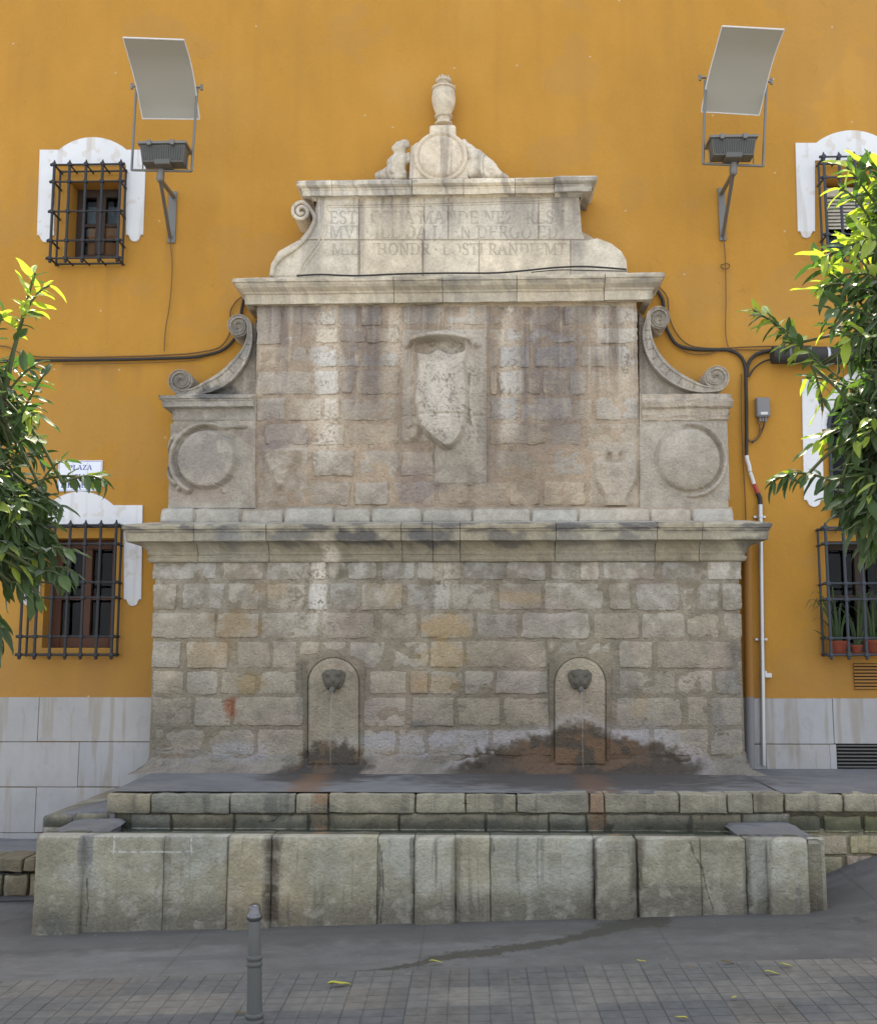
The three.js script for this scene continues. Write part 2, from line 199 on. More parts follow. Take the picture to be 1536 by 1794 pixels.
const paveMap = tex(2048, 1024, (u, v) => {                         // pavement: x -6..6, z 1..7
  const x = -6 + u * 12, z = 1 + v * 6, a = fbm(x * 1.1, z * 1.4, 4), b = fbm(x * 7, z * 9, 4), f = n2(x * 70, z * 70), s = fbm(x * 1.5 + 30, z * 8, 4);
  let c = [0.132, 0.13, 0.127].map((q) => q * (0.5 + 0.58 * a + 0.4 * b + 0.12 * (f - 0.5))); c = mix3(c, [0.085, 0.083, 0.08], 0.5 * ss(0.5, 0.72, s)); c = mix3(c, [0.07, 0.068, 0.062], 0.55 * ss(0.62, 0.4, Math.abs(z - 2.42) + 0.3 * (b - 0.4)) * ss(3.4, 2.6, Math.abs(x + 0.35)));
  { const gx = x * 9, gz = z * 9, ix = Math.floor(gx), iz = Math.floor(gz); if (hash(ix + 71, iz) > 0.8) { const d = Math.hypot(gx - ix - 0.3 - 0.4 * hash(ix, iz + 5), gz - iz - 0.3 - 0.4 * hash(ix + 9, iz)); c = mix3(c, hash(ix, iz + 3) > 0.35 ? [0.055, 0.054, 0.052] : [0.24, 0.23, 0.21], 0.6 * ss(0.04 + 0.14 * hash(ix + 2, iz + 2) ** 2, 0.02, d)); } }
  if (Math.abs(fbm(x * 0.9 + 4, z * 2.2, 4) - 0.5) < 0.0025) c = mix3(c, [0.05, 0.048, 0.045], 0.5);
  const seam = Math.min(Math.abs((((x + 7.3) / 1.55) % 1) - 0.5) * 1.55, 9); c = mix3(c, [0.06, 0.058, 0.055], 0.45 * ss(0.012, 0.004, seam + 0.01 * (b - 0.5)));
  let d = 9; for (let i = 0; i + 1 < SPILL.length; i++) { const [ax, az, ar] = SPILL[i], [bx, bz, br] = SPILL[i + 1], t = clamp(((x - ax) * (bx - ax) + (z - az) * (bz - az)) / ((bx - ax) ** 2 + (bz - az) ** 2)), w = lerp(ar, br, t) * 0.0075; d = Math.min(d, Math.hypot(x - lerp(ax, bx, t), (z - lerp(az, bz, t)) * 1.15) / w); }
  return mix3(c, [0.05, 0.047, 0.035], 0.85 * ss(1.3, 0.7, d + 2.6 * (b - 0.5) + 0.8 * (f - 0.5)));
});
const tileMap = tex(1024, 512, (u, v) => { const x = u * 8, z = v * 4, a = fbm(x * 1.3, z * 1.6, 4), b = fbm(x * 12, z * 12, 4); return mix3([0.152, 0.146, 0.134], [0.115, 0.115, 0.112], ss(0.35, 0.65, a)).map((q) => q * (0.75 + 0.5 * b)); });
const whiteMap = tex(1024, 1024, (u, v) => { const x = u * 4, y = v * 4, a = fbm(x * 2, y * 2, 4), st = fbm(x * 14, y * 1.1, 4), b = fbm(x * 12, y * 12, 3); let c = [0.77, 0.785, 0.8].map((q) => q * (0.88 + 0.2 * a)); c = mix3(c, [0.5, 0.47, 0.42], 0.4 * ss(0.55, 0.78, st)); return mix3(c, [0.55, 0.46, 0.33], 0.35 * ss(0.62, 0.75, b)); });
const barkMap = tex(256, 256, (u, v) => { const b = fbm(u * 14, v * 4, 4); return [0.12 + 0.1 * b, 0.1 + 0.08 * b, 0.075 + 0.06 * b]; });

// ---------------------------------------------------------------- materials
const rep = (t, x, y) => { const c = t.clone(); c.wrapS = c.wrapT = THREE.RepeatWrapping; c.repeat.set(x, y); c.needsUpdate = true; return c; };
const std = (o) => new THREE.MeshStandardMaterial(o);
const lin = (r, g, b) => new THREE.Color().setRGB(r, g, b);
const M = {
  stone: std({ map: fMap, bumpMap: fBump, bumpScale: 0.014, roughness: 0.93, vertexColors: true }),
  plaster: std({ map: wallMap, bumpMap: rep(fine, 10.5, 10), bumpScale: 0.0035, roughness: 0.9 }),
  white: std({ map: whiteMap, bumpMap: fine, bumpScale: 0.003, roughness: 0.85 }),
  plinth: std({ map: plinthMap, bumpMap: rep(fine, 4, 2), bumpScale: 0.002, roughness: 0.7, vertexColors: true }),
  cement: std({ map: cementMap, bumpMap: rep(fine, 10, 2.5), bumpScale: 0.008, roughness: 0.8 }),
  pave: std({ map: paveMap, bumpMap: rep(fine, 12, 6), bumpScale: 0.004, roughness: 0.85 }),
  tile: std({ map: tileMap, bumpMap: rep(fine, 4, 2), bumpScale: 0.003, roughness: 0.85, vertexColors: true }),
  iron: std({ color: lin(0.035, 0.037, 0.042), bumpMap: fine, bumpScale: 0.002, roughness: 0.55, metalness: 0.3 }),
  ironBlue: std({ color: lin(0.055, 0.065, 0.08), bumpMap: fine, bumpScale: 0.002, roughness: 0.6, metalness: 0.3 }),
  wood: std({ color: lin(0.1, 0.04, 0.02), bumpMap: fine, bumpScale: 0.002, roughness: 0.6 }),
  darkWood: std({ color: lin(0.045, 0.03, 0.022), bumpMap: fine, bumpScale: 0.002, roughness: 0.65 }),
  lattice: std({ color: lin(0.5, 0.26, 0.1), roughness: 0.8 }),
  glass: new THREE.MeshPhysicalMaterial({ color: lin(0.75, 0.8, 0.82), roughness: 0.05, transmission: 1, thickness: 0, ior: 1.5, specularIntensity: 0.2 }),
  water: new THREE.MeshPhysicalMaterial({ color: lin(0.05, 0.06, 0.045), roughness: 0.06, ior: 1.33 }),
  jet: new THREE.MeshPhysicalMaterial({ color: lin(0.95, 0.97, 1), roughness: 0.08, transmission: 1, thickness: 0.01, ior: 1.33 }),
  reflector: std({ color: lin(0.36, 0.35, 0.305), bumpMap: fine, bumpScale: 0.001, roughness: 0.75 }),
  galv: std({ color: lin(0.2, 0.2, 0.19), roughness: 0.5, metalness: 0.5 }),
  lampGrey: std({ color: lin(0.13, 0.13, 0.12), roughness: 0.55, metalness: 0.3 }),
  steel: std({ color: lin(0.5, 0.51, 0.52), roughness: 0.35, metalness: 0.75 }),
  cable: std({ color: lin(0.03, 0.028, 0.025), roughness: 0.65 }),
  cableBrown: std({ color: lin(0.17, 0.095, 0.035), roughness: 0.75 }),
  ochrePaint: std({ color: lin(0.33, 0.16, 0.035), roughness: 0.8 }),
  red: std({ color: lin(0.4, 0.035, 0.05), roughness: 0.5 }),
  whitePlastic: std({ color: lin(0.7, 0.7, 0.7), roughness: 0.5 }),
  greyBox: std({ color: lin(0.22, 0.215, 0.22), roughness: 0.6 }),
  void: std({ color: lin(0.012, 0.011, 0.01), roughness: 1 }),
  blind: std({ color: lin(0.7, 0.67, 0.58), roughness: 0.7 }),
  blueReflection: std({ color: lin(0.13, 0.19, 0.42), roughness: 0.9 }),
  painted_reflection: std({ color: lin(0.5, 0.55, 0.6), roughness: 0.9 }),
  clay: std({ color: lin(0.3, 0.07, 0.035), roughness: 0.8 }),
  bark: std({ map: barkMap, bumpMap: fine, bumpScale: 0.006, roughness: 0.95 }),
  twig: std({ color: lin(0.07, 0.085, 0.03), roughness: 0.85 }),
  mask: std({ color: lin(0.135, 0.122, 0.095), bumpMap: fine, bumpScale: 0.01, roughness: 0.92 }),
  bollard: std({ color: lin(0.11, 0.113, 0.108), bumpMap: fine, bumpScale: 0.002, roughness: 0.55, metalness: 0.15 }),
  bollardCap: std({ color: lin(0.16, 0.16, 0.165), roughness: 0.28, metalness: 0.8 }),
  ground: std({ color: lin(0.17, 0.17, 0.165), bumpMap: fine, bumpScale: 0.004, roughness: 0.9 }),
};
const leafMat = (r, g, b) => new THREE.MeshPhysicalMaterial({ color: lin(r, g, b), roughness: 0.92, transmission: 0.5, thickness: 0, clearcoat: 0.5, clearcoatRoughness: 0.28, side: THREE.DoubleSide });
const LEAF = [leafMat(0.052, 0.12, 0.013), leafMat(0.038, 0.088, 0.013), leafMat(0.075, 0.15, 0.013), leafMat(0.36, 0.48, 0.03)];  // the last, pale one: young tips, and sunlight painted into upper leaves
const fallenMat = std({ color: lin(0.38, 0.36, 0.05), roughness: 0.7, side: THREE.DoubleSide });
const fallenBrown = std({ color: lin(0.17, 0.11, 0.03), roughness: 0.8, side: THREE.DoubleSide });

// ---------------------------------------------------------------- building blocks
const taken = {};
const numbered = (n) => { const k = taken[n] = (taken[n] ?? -1) + 1; return k ? `${n}_${String(k).padStart(3, '0')}` : n; };
const shade = (o) => { o.traverse((m) => { if (m.isMesh) m.castShadow = m.receiveShadow = true; }); return o; };
function thing(name, label, category, group) { const o = new THREE.Group(); o.name = numbered(name); o.userData = { label, category }; if (group) o.userData.group = group; scene.add(o); return o; }
function solo(name, geo, mat, label, category, group) { const m = new THREE.Mesh(geo, mat); m.name = numbered(name); m.userData = { label, category }; if (group) m.userData.group = group; scene.add(shade(m)); return m; }
function part(parent, name, geo, mat, label) { const m = geo ? new THREE.Mesh(geo, mat) : new THREE.Group(); m.name = name; if (label) m.userData.label = label; parent.add(m); return shade(m); }
function struct(name, geo, mat) { const m = geo ? new THREE.Mesh(geo, mat) : new THREE.Group(); m.name = name; m.userData = { kind: 'structure' }; scene.add(shade(m)); return m; }
function settle(group, x, y, z) { for (const c of group.children) c.position.sub(V(x, y, z)); group.position.set(x, y, z); return group; }   // puts a thing's origin at its base

function fuv(g, zRef = null, oy = 0) {                                      // weathering map over x and y; depth shifts it so that tops and flanks are not smeared
  const p = g.attributes.position, n = p.count, uv = new Float32Array(n * 2);
  let zr = zRef; if (zr === null) { g.computeBoundingBox(); zr = g.boundingBox.max.z; }
  for (let i = 0; i < n; i++) { const z = (p.getZ(i) - zr) * 0.6; uv[2 * i] = (p.getX(i) + z - FX) / FW; uv[2 * i + 1] = (p.getY(i) - oy - z * 0.35 - FY) / FH; }
  g.setAttribute('uv', new THREE.BufferAttribute(uv, 2)); return g;
}
function tint(g, c = [1, 1, 1]) { const n = g.attributes.position.count, a = new Float32Array(n * 3); for (let i = 0; i < n; i++) a.set(c, 3 * i); g.setAttribute('color', new THREE.BufferAttribute(a, 3)); return g; }
function planeUV(g, sx, sy, ox = 0, oy = 0, ax = 'X', ay = 'Y') { const p = g.attributes.position, n = p.count, uv = new Float32Array(n * 2); for (let i = 0; i < n; i++) { uv[2 * i] = (p['get' + ax](i) - ox) / sx; uv[2 * i + 1] = (p['get' + ay](i) - oy) / sy; } g.setAttribute('uv', new THREE.BufferAttribute(uv, 2)); return g; }
const merge = (list) => { const L = list.map((g) => (g.index ? g.toNonIndexed() : g)), keep = ['position', 'normal', 'uv', 'color'].filter((k) => L.every((g) => g.attributes[k])); return mergeGeometries(L.map((g) => { for (const k of Object.keys(g.attributes)) if (!keep.includes(k)) g.deleteAttribute(k); return g; })); };
const tone = (v = 0.12, w = 0.05) => { const k = 1 + (rnd() - 0.5) * 2 * v, q = (rnd() - 0.5) * 2 * w; return [k * (1 + q), k, k * (1 - q * 1.6)]; };
function grid(nx, ny, fn) {                                         // indexed surface through fn(u, v) -> [x, y, z]
  const pos = new Float32Array((nx + 1) * (ny + 1) * 3), idx = [];
  for (let j = 0; j <= ny; j++) for (let i = 0; i <= nx; i++) pos.set(fn(i / nx, j / ny), (j * (nx + 1) + i) * 3);
  for (let j = 0; j < ny; j++) for (let i = 0; i < nx; i++) { const a = j * (nx + 1) + i, b = a + 1, c = a + nx + 1, d = c + 1; idx.push(a, b, d, a, d, c); }
  const g = new THREE.BufferGeometry(); g.setAttribute('position', new THREE.BufferAttribute(pos, 3)); g.setIndex(idx); g.computeVertexNormals(); return g;
}
const boxG = (x0, x1, y0, y1, z0, z1, r = 0) => { const g = r ? new RoundedBoxGeometry(x1 - x0, y1 - y0, z1 - z0, 2, r) : new THREE.BoxGeometry(x1 - x0, y1 - y0, z1 - z0); return g.translate((x0 + x1) / 2, (y0 + y1) / 2, (z0 + z1) / 2); };
function rod(a, b, r, seg = 8, r2 = r) { const d = b.clone().sub(a), g = new THREE.CylinderGeometry(r2, r, d.length(), seg); g.applyQuaternion(new THREE.Quaternion().setFromUnitVectors(V(0, 1, 0), d.clone().normalize())); return g.translate((a.x + b.x) / 2, (a.y + b.y) / 2, (a.z + b.z) / 2); }
const tube = (pts, r, seg = 60, rs = 6) => new THREE.TubeGeometry(new THREE.CatmullRomCurve3(pts), seg, r, rs);

// a worn stone: uneven front, eased edges, rounded corners, four flanks running back to zb
function stone(x0, x1, y0, y1, zf, zb, o = {}) {
  const { bev = 0.009, rough = 0.012, jit = 0.008, cell = 0.034, seed = rnd() * 900, batter = 0 } = o;
  const w = x1 - x0, h = y1 - y0, nx = clamp(Math.round(w / cell), 3, 22), ny = clamp(Math.round(h / cell), 3, 16), R = Math.min(o.corner ?? 0.016, w / 3, h / 3), pos = [], idx = [];
  const at = (i, j) => {
    const ease = (t, n, L) => { const e = Math.min(bev * 1.1, L * 0.3) / L; return n < 4 ? (t === 0 ? 0 : t === 1 ? 1 : lerp(e, 1 - e, (t * n - 1) / (n - 2))) : t === 0 ? 0 : t === 1 ? 1 : lerp(e, 1 - e, (t * n - 1) / (n - 2)); };
    const u = ease(i / nx, nx, w), v = ease(j / ny, ny, h); let x = u * w, y = v * h;
    const dx = Math.min(x, w - x), dy = Math.min(y, h - y), sx = x < w / 2 ? 1 : -1, sy = y < h / 2 ? 1 : -1;
    if (dx < R && dy < R) { const ex = R - dx, ey = R - dy, l = Math.hypot(ex, ey), m = Math.max(ex, ey), k = l > 0 ? m / l : 1; x = sx > 0 ? R - ex * k : w - R + ex * k; y = sy > 0 ? R - ey * k : h - R + ey * k; }
    const ea = ss(0.06, 0, dx), eb = ss(0.06, 0, dy);
    x += sx * ea * jit * (fbm(seed + (y + y0) * 13, seed + sx, 3) - 0.25) * 2; y += sy * eb * jit * (fbm(seed + 40 + (x + x0) * 11, sy + seed, 3) - 0.25) * 2;
    const d = Math.min(dx, dy), z = zf + rough * ((fbm(seed + x * 7, seed + y * 9, 4) - 0.5) * 1.6 + (fbm(seed + x * 16, seed + y * 34, 3) - 0.5) * 0.9) - bev * (1 - ss(0, bev * 1.6, d)) + batter * (1 - v);
    return [x0 + x, y0 + y, z];
  };
  for (let j = 0; j <= ny; j++) for (let i = 0; i <= nx; i++) pos.push(...at(i, j));
  const id = (i, j) => j * (nx + 1) + i;
  for (let j = 0; j < ny; j++) for (let i = 0; i < nx; i++) idx.push(id(i, j), id(i + 1, j), id(i + 1, j + 1), id(i, j), id(i + 1, j + 1), id(i, j + 1));
  const loop = []; for (let i = 0; i < nx; i++) loop.push(id(i, 0)); for (let j = 0; j < ny; j++) loop.push(id(nx, j)); for (let i = nx; i > 0; i--) loop.push(id(i, ny)); for (let j = ny; j > 0; j--) loop.push(id(0, j));
  const mid = [0.3, 0.7, 1], base = pos.length / 3, n = loop.length; let wob = 0;
  for (const t of mid) loop.forEach((k, q) => { wob = rough * 0.6 * (fbm(seed + q * 0.4, seed + t * 5, 2) - 0.5); pos.push(pos[3 * k] + wob, pos[3 * k + 1] + wob, lerp(pos[3 * k + 2], zb, t)); });
  for (let s = 0; s < 3; s++) for (let q = 0; q < n; q++) { const a = s ? base + (s - 1) * n + q : loop[q], b = s ? base + (s - 1) * n + ((q + 1) % n) : loop[(q + 1) % n], c = base + s * n + q, d = base + s * n + ((q + 1) % n); idx.push(a, c, d, a, d, b); }
  const g = new THREE.BufferGeometry(); g.setAttribute('position', new THREE.Float32BufferAttribute(pos, 3)); g.setIndex(idx); g.computeVertexNormals();
  return tint(fuv(g, o.zRef ?? zf, o.oy ?? 0), o.tint ?? tone());
}
const stonePx = (x0, x1, y0, y1, zf, zb, o) => { const a = P(x0, (y0 + y1) / 2, zf), b = P(x1, (y0 + y1) / 2, zf), t = P((x0 + x1) / 2, y0, zf), d = P((x0 + x1) / 2, y1, zf); return stone(a.x, b.x, d.y, t.y, zf, zb, o); };
// mortar: one uneven sheet with flanks
function sheet(x0, x1, y0, y1, z, zb, amp, col, cell = 0.018, seed = 1, hf = null) {
  const nx = Math.round((x1 - x0) / cell), ny = Math.round((y1 - y0) / cell);
  const f = grid(nx, ny, (u, v) => { const x = lerp(x0, x1, u), y = lerp(y0, y1, v); return [x, y, z + amp * (fbm(x * 6 + seed, y * 8, 4) - 0.5) * 2 + amp * 0.5 * (n2(x * 40, y * 40) - 0.5) + (hf ? hf(x, y) : 0)]; });
  const b = boxG(x0, x1, y0, y1, zb, z - amp * 1.2 - 0.004);
  return tint(fuv(merge([f, b]), z), col);
}
// a moulding that runs along x with mitred returns: profile is [out, y] from below upwards, measured off the body x0..x1, zb
function moulding(profile, x0, x1, zb, zBack, o = {}) {
  const { amp = 0.004, left = true, right = true, seed = rnd() * 100 } = o, n = Math.max(2, Math.round((x1 - x0) / 0.05)), path = [];
  if (left) for (const t of [0, 0.5]) path.push((d) => [x0 - d, lerp(zBack, zb + d, t)]);
  for (let i = 0; i <= n; i++) path.push((d) => [lerp(x0 - (left ? d : 0), x1 + (right ? d : 0), i / n), zb + d]);
  if (right) for (const t of [0.5, 0]) path.push((d) => [x1 + d, lerp(zBack, zb + d, t)]);
  const k = path.length, m = profile.length, pos = [], idx = [];
  // every profile run gets its own vertices, so that the arrises stay sharp
  for (let s = 0; s + 1 < m; s++) {
    const base = pos.length / 3;
    for (const q of [s, s + 1]) path.forEach((f, i) => { const [d, y] = profile[q], [x, z] = f(d), e = amp * (fbm(seed + x * 9, y * 14 + q * 3, 3) - 0.5) * 2, chip = q > 1 ? Math.max(0, fbm(seed + x * 5 + 7, q * 2.3, 3) - 0.66) * amp * 9 : 0; pos.push(x, y + e * 0.7, z + e - chip); });
    for (let i = 0; i + 1 < k; i++) { const a = base + i, b = a + 1, c = base + k + i, d = c + 1; idx.push(a, b, d, a, d, c); }
  }
  const g = new THREE.BufferGeometry(); g.setAttribute('position', new THREE.Float32BufferAttribute(pos, 3)); g.setIndex(idx); g.computeVertexNormals();
  const caps = [];
  for (const [on, x] of [[!left, x0], [!right, x1]]) if (on) { const sh = new THREE.Shape([...profile.map(([d, y]) => new THREE.Vector2(zb + d, y)), new THREE.Vector2(zBack, profile[m - 1][1]), new THREE.Vector2(zBack, profile[0][1])]); const c = new THREE.ShapeGeometry(sh).toNonIndexed(), p = c.attributes.position; for (let i = 0; i < p.count; i++) p.setXYZ(i, x, p.getY(i), p.getX(i)); c.computeVertexNormals(); caps.push(c); }
  const all = merge([g, ...caps].map((q) => { if (!q.attributes.uv) q.setAttribute('uv', new THREE.Float32BufferAttribute(new Float32Array(q.attributes.position.count * 2), 2)); return q; }));
  return tint(fuv(all, o.zRef ?? zb + Math.max(...profile.map((q) => q[0])), o.oy ?? 0), o.tint ?? tone(0.07, 0.03));
}
// a carved surface over a photo rectangle: h(px, py) in metres off z0, skirts back to zb
function relief(x0, x1, y0, y1, z0, zb, h, cell = 0.014, o = {}) {
  const a = P(x0, (y0 + y1) / 2, z0), b = P(x1, (y0 + y1) / 2, z0), t = P((x0 + x1) / 2, y0, z0), d = P((x0 + x1) / 2, y1, z0), nx = Math.round((b.x - a.x) / cell), ny = Math.round((t.y - d.y) / cell);
  const f = (u, v) => { const px = lerp(x0, x1, u), py = lerp(y1, y0, v); return [lerp(a.x, b.x, u), lerp(d.y, t.y, v), z0 + h(px, py)]; };
  const g = grid(nx, ny, f), sk = [grid(nx, 1, (u, v) => { const q = f(u, 0); return v ? q : [q[0], q[1], zb]; }), grid(nx, 1, (u, v) => { const q = f(u, 1); return v ? [q[0], q[1], zb] : q; }), grid(1, ny, (u, v) => { const q = f(0, v); return u ? q : [q[0], q[1], zb]; }), grid(1, ny, (u, v) => { const q = f(1, v); return u ? [q[0], q[1], zb] : q; })];
  return tint(fuv(merge([g, ...sk]), z0), o.tint ?? [1, 1, 1]);
}
// a smooth body from capsules [ax, ay, az, ra, bx, by, bz, rb]
function blob(caps, k, centre, half, res, o = {}) {
  const mc = new MarchingCubes(res, new THREE.MeshBasicMaterial(), false, false, 60000), h = res / 2; mc.isolation = 0;
  for (let z = 0; z < res; z++) for (let y = 0; y < res; y++) for (let x = 0; x < res; x++) {
    const X = centre.x + (half * (x - h)) / h, Y = centre.y + (half * (y - h)) / h, Z = centre.z + (half * (z - h)) / h; let s = 0;
    for (const [ax, ay, az, ra, bx, by, bz, rb] of caps) { const ex = bx - ax, ey = by - ay, ez = bz - az, L = ex * ex + ey * ey + ez * ez, t = L ? clamp(((X - ax) * ex + (Y - ay) * ey + (Z - az) * ez) / L) : 0, d = Math.hypot(X - ax - ex * t, Y - ay - ey * t, Z - az - ez * t) - lerp(ra, rb, t); s += Math.exp(-d / k); }
    let d = -k * Math.log(s + 1e-30); d += (o.rough ?? 0.006) * (fbm(X * 30 + Z * 20, Y * 30 + Z * 11, 3) - 0.5) * 2;
    mc.field[x + y * res + z * res * res] = -d;
  }
  mc.update();
  const n = mc.count, p = mc.positionArray.slice(0, n * 3), nr = mc.normalArray.slice(0, n * 3); for (let i = 0; i < n; i++) { p[3 * i] = centre.x + p[3 * i] * half; p[3 * i + 1] = centre.y + p[3 * i + 1] * half; p[3 * i + 2] = centre.z + p[3 * i + 2] * half; const l = Math.hypot(nr[3 * i], nr[3 * i + 1], nr[3 * i + 2]) || 1; nr[3 * i] /= l; nr[3 * i + 1] /= l; nr[3 * i + 2] /= l; }
  const g = new THREE.BufferGeometry(); g.setAttribute('position', new THREE.BufferAttribute(p, 3)); g.setAttribute('normal', new THREE.BufferAttribute(nr, 3)); return tint(fuv(g), o.tint ?? [1, 1, 1]);
}
const shapeOf = (pts) => new THREE.Shape(pts.map((p) => new THREE.Vector2(p.x, p.y)));
function slab(ptsPx, z0, z1, bev = 0.006, o = {}) {                 // prism over an outline in photo pixels
  const sh = shapeOf(ptsPx.map(([x, y]) => P(x, y, z1)));
  for (const hole of o.holes ?? []) sh.holes.push(new THREE.Path(hole.map(([x, y]) => { const q = P(x, y, z1); return new THREE.Vector2(q.x, q.y); })));
  return new THREE.ExtrudeGeometry(sh, { depth: z1 - z0 - bev, bevelEnabled: bev > 0, bevelThickness: bev, bevelSize: bev, bevelOffset: -bev, bevelSegments: 2, curveSegments: 12 }).translate(0, 0, z0);
}
const arcPx = (cx, cy, rx, ry, a0, a1, n = 16) => Array.from({ length: n + 1 }, (_, i) => { const a = ((a0 + ((a1 - a0) * i) / n) * Math.PI) / 180; return [cx + rx * Math.cos(a), cy + ry * Math.sin(a)]; });
const stoneSlab = (pts, z0, z1, bev, t) => tint(fuv(slab(pts, z0, z1, bev), z1), t ?? tone(0.06, 0.03));

// ---------------------------------------------------------------- ground and paving
{
  const g = grid(160, 160, (u, v) => { const x = lerp(-40, 40, u), z = lerp(40, -40, v); return [x, groundY(x, z) - (Math.abs(x) < 6.4 && z > 0.5 && z < 7.4 ? 0.06 : 0.012), z]; });
  struct('ground', planeUV(g, 1, 1, 0, 0, 'X', 'Z'), M.ground);
  const p = grid(150, 80, (u, v) => { const x = lerp(-6, 6, u), z = lerp(7, 1, v); return [x, groundY(x, z) - 0.004 + 0.004 * fbm(x * 2, z * 2, 3), z]; });
  struct('pavement', planeUV(p, 12, 6, -6, 1, 'X', 'Z'), M.pave);
}
// tile field in front: 33 cm tiles of 3 x 3 pads
{
  const field = struct('tiled_pavement', null, null);
  const variants = [];
  for (let k = 0; k < 4; k++) {
    const L = [], s = 0.333, pad = s / 3;
    for (let i = 0; i < 3; i++) for (let j = 0; j < 3; j++) { const gap = 0.0012, e = 0.003, x0 = -s / 2 + i * pad + gap, x1 = -s / 2 + (i + 1) * pad - gap, z0 = -s / 2 + j * pad + gap, z1 = -s / 2 + (j + 1) * pad - gap, h = 0.0085 + 0.0014 * (hash(i + 9 * k, j) - 0.5);
      const c = new THREE.BufferGeometry(), q = [[x0 + e, h, z0 + e], [x1 - e, h, z0 + e], [x1 - e, h, z1 - e], [x0 + e, h, z1 - e], [x0, 0.002, z0], [x1, 0.002, z0], [x1, 0.002, z1], [x0, 0.002, z1]];
      c.setAttribute('position', new THREE.Float32BufferAttribute(q.flat(), 3)); c.setIndex([0, 3, 2, 0, 2, 1, 4, 0, 1, 4, 1, 5, 5, 1, 2, 5, 2, 6, 6, 2, 3, 6, 3, 7, 7, 3, 0, 7, 0, 4]); const d = c.toNonIndexed(); d.computeVertexNormals(); L.push(d); }
    variants.push(merge([...L, boxG(-s / 2, s / 2, -0.02, 0.0048, -s / 2, s / 2)]));
  }
  const edge = (x) => G(768, 1700).z - 0.0 + 0.02 * x;                // the joint between the smooth strip and the tiles
  let n = 0; const tints = [[1, 1, 1], [0.86, 0.87, 0.88], [1.1, 1.08, 1.05], [0.95, 0.92, 0.88], [0.8, 0.83, 0.88]];
  const z0 = G(768, 1699).z; const geos = variants.flatMap((g) => tints.map((t) => tint(g.clone(), t)));
  for (let j = 0; j < 6; j++) for (let i = -10; i < 11; i++) {
    const x = -0.02 + (i + 0.5) * 0.3338, z = z0 + 0.17 + j * 0.3338, blue = j === 2 && rnd() < 0.75 ? 4 : Math.floor(rnd() * 4), gi = Math.floor(rnd() * 4) * 5 + blue;
    const m = new THREE.Mesh(planeUV(geos[gi].clone(), 4, 2, -x, -z, 'X', 'Z'), M.tile); m.name = numbered('tile'); m.position.set(x, groundY(x, z) - 0.004 + 0.002 * rnd(), z); m.rotation.z = Math.atan(0.0345); m.rotation.x = (rnd() - 0.5) * 0.006; field.add(m); n++;
  }
  shade(field);
}

// ---------------------------------------------------------------- the house
const house = thing('house', 'ochre plastered house with a pale stone plinth and barred windows behind the fountain', 'house');
const rectPx = (x0, x1, y0, y1, z = 0) => { const a = P(x0, (y0 + y1) / 2, z), b = P(x1, (y0 + y1) / 2, z), t = P((x0 + x1) / 2, y0, z), d = P((x0 + x1) / 2, y1, z); return { x0: a.x, x1: b.x, y0: d.y, y1: t.y }; };
const HOLES = { ul: rectPx(121, 208, 317, 450), ll: rectPx(78, 199, 943, 1135), ur: rectPx(1447, 1562, 312, 440), lr: rectPx(1452, 1590, 948, 1142) };
const archHole = (() => { const a = P(1452, 800, 0), t = P(1530, 694, 0), w = 2 * (P(1530, 800, 0).x - a.x), y0 = P(1500, 905, 0).y; return { x0: a.x, x1: a.x + w, y0, y1: t.y, spring: P(1452, 745, 0).y }; })();
const ROOF = 10.3;
{
  const sh = new THREE.Shape([new THREE.Vector2(-9, -0.4), new THREE.Vector2(9, -0.4), new THREE.Vector2(9, ROOF), new THREE.Vector2(-9, ROOF)]);
  for (const h of Object.values(HOLES)) sh.holes.push(new THREE.Path([[h.x0, h.y0], [h.x0, h.y1], [h.x1, h.y1], [h.x1, h.y0]].map(([x, y]) => new THREE.Vector2(x, y))));
  { const h = archHole, cx = (h.x0 + h.x1) / 2, r = (h.x1 - h.x0) / 2, p = [new THREE.Vector2(h.x1, h.y0), new THREE.Vector2(h.x0, h.y0)]; for (let i = 0; i <= 16; i++) { const a = Math.PI - (Math.PI * i) / 16; p.push(new THREE.Vector2(cx + r * Math.cos(a), h.spring + (h.y1 - h.spring) * Math.sin(a))); } sh.holes.push(new THREE.Path(p)); }
  const w = new THREE.ExtrudeGeometry(sh, { depth: 0.35, bevelEnabled: false }).translate(0, 0, -0.35);
  part(house, 'wall', planeUV(w, 10.5, 10, -5.6, 0), M.plaster);
  const shell = merge([boxG(-9, 9, ROOF - 0.3, ROOF - 0.003, -8, -0.353), boxG(-9, 9, -0.4, ROOF - 0.3, -8.3, -8), boxG(-9, -8.7, -0.4, ROOF - 0.3, -8, -0.353), boxG(8.7, 9, -0.4, ROOF - 0.3, -8, -0.353)]);
  part(house, 'roof', planeUV(shell, 10.5, 10, -5.6, 0), M.plaster);
}
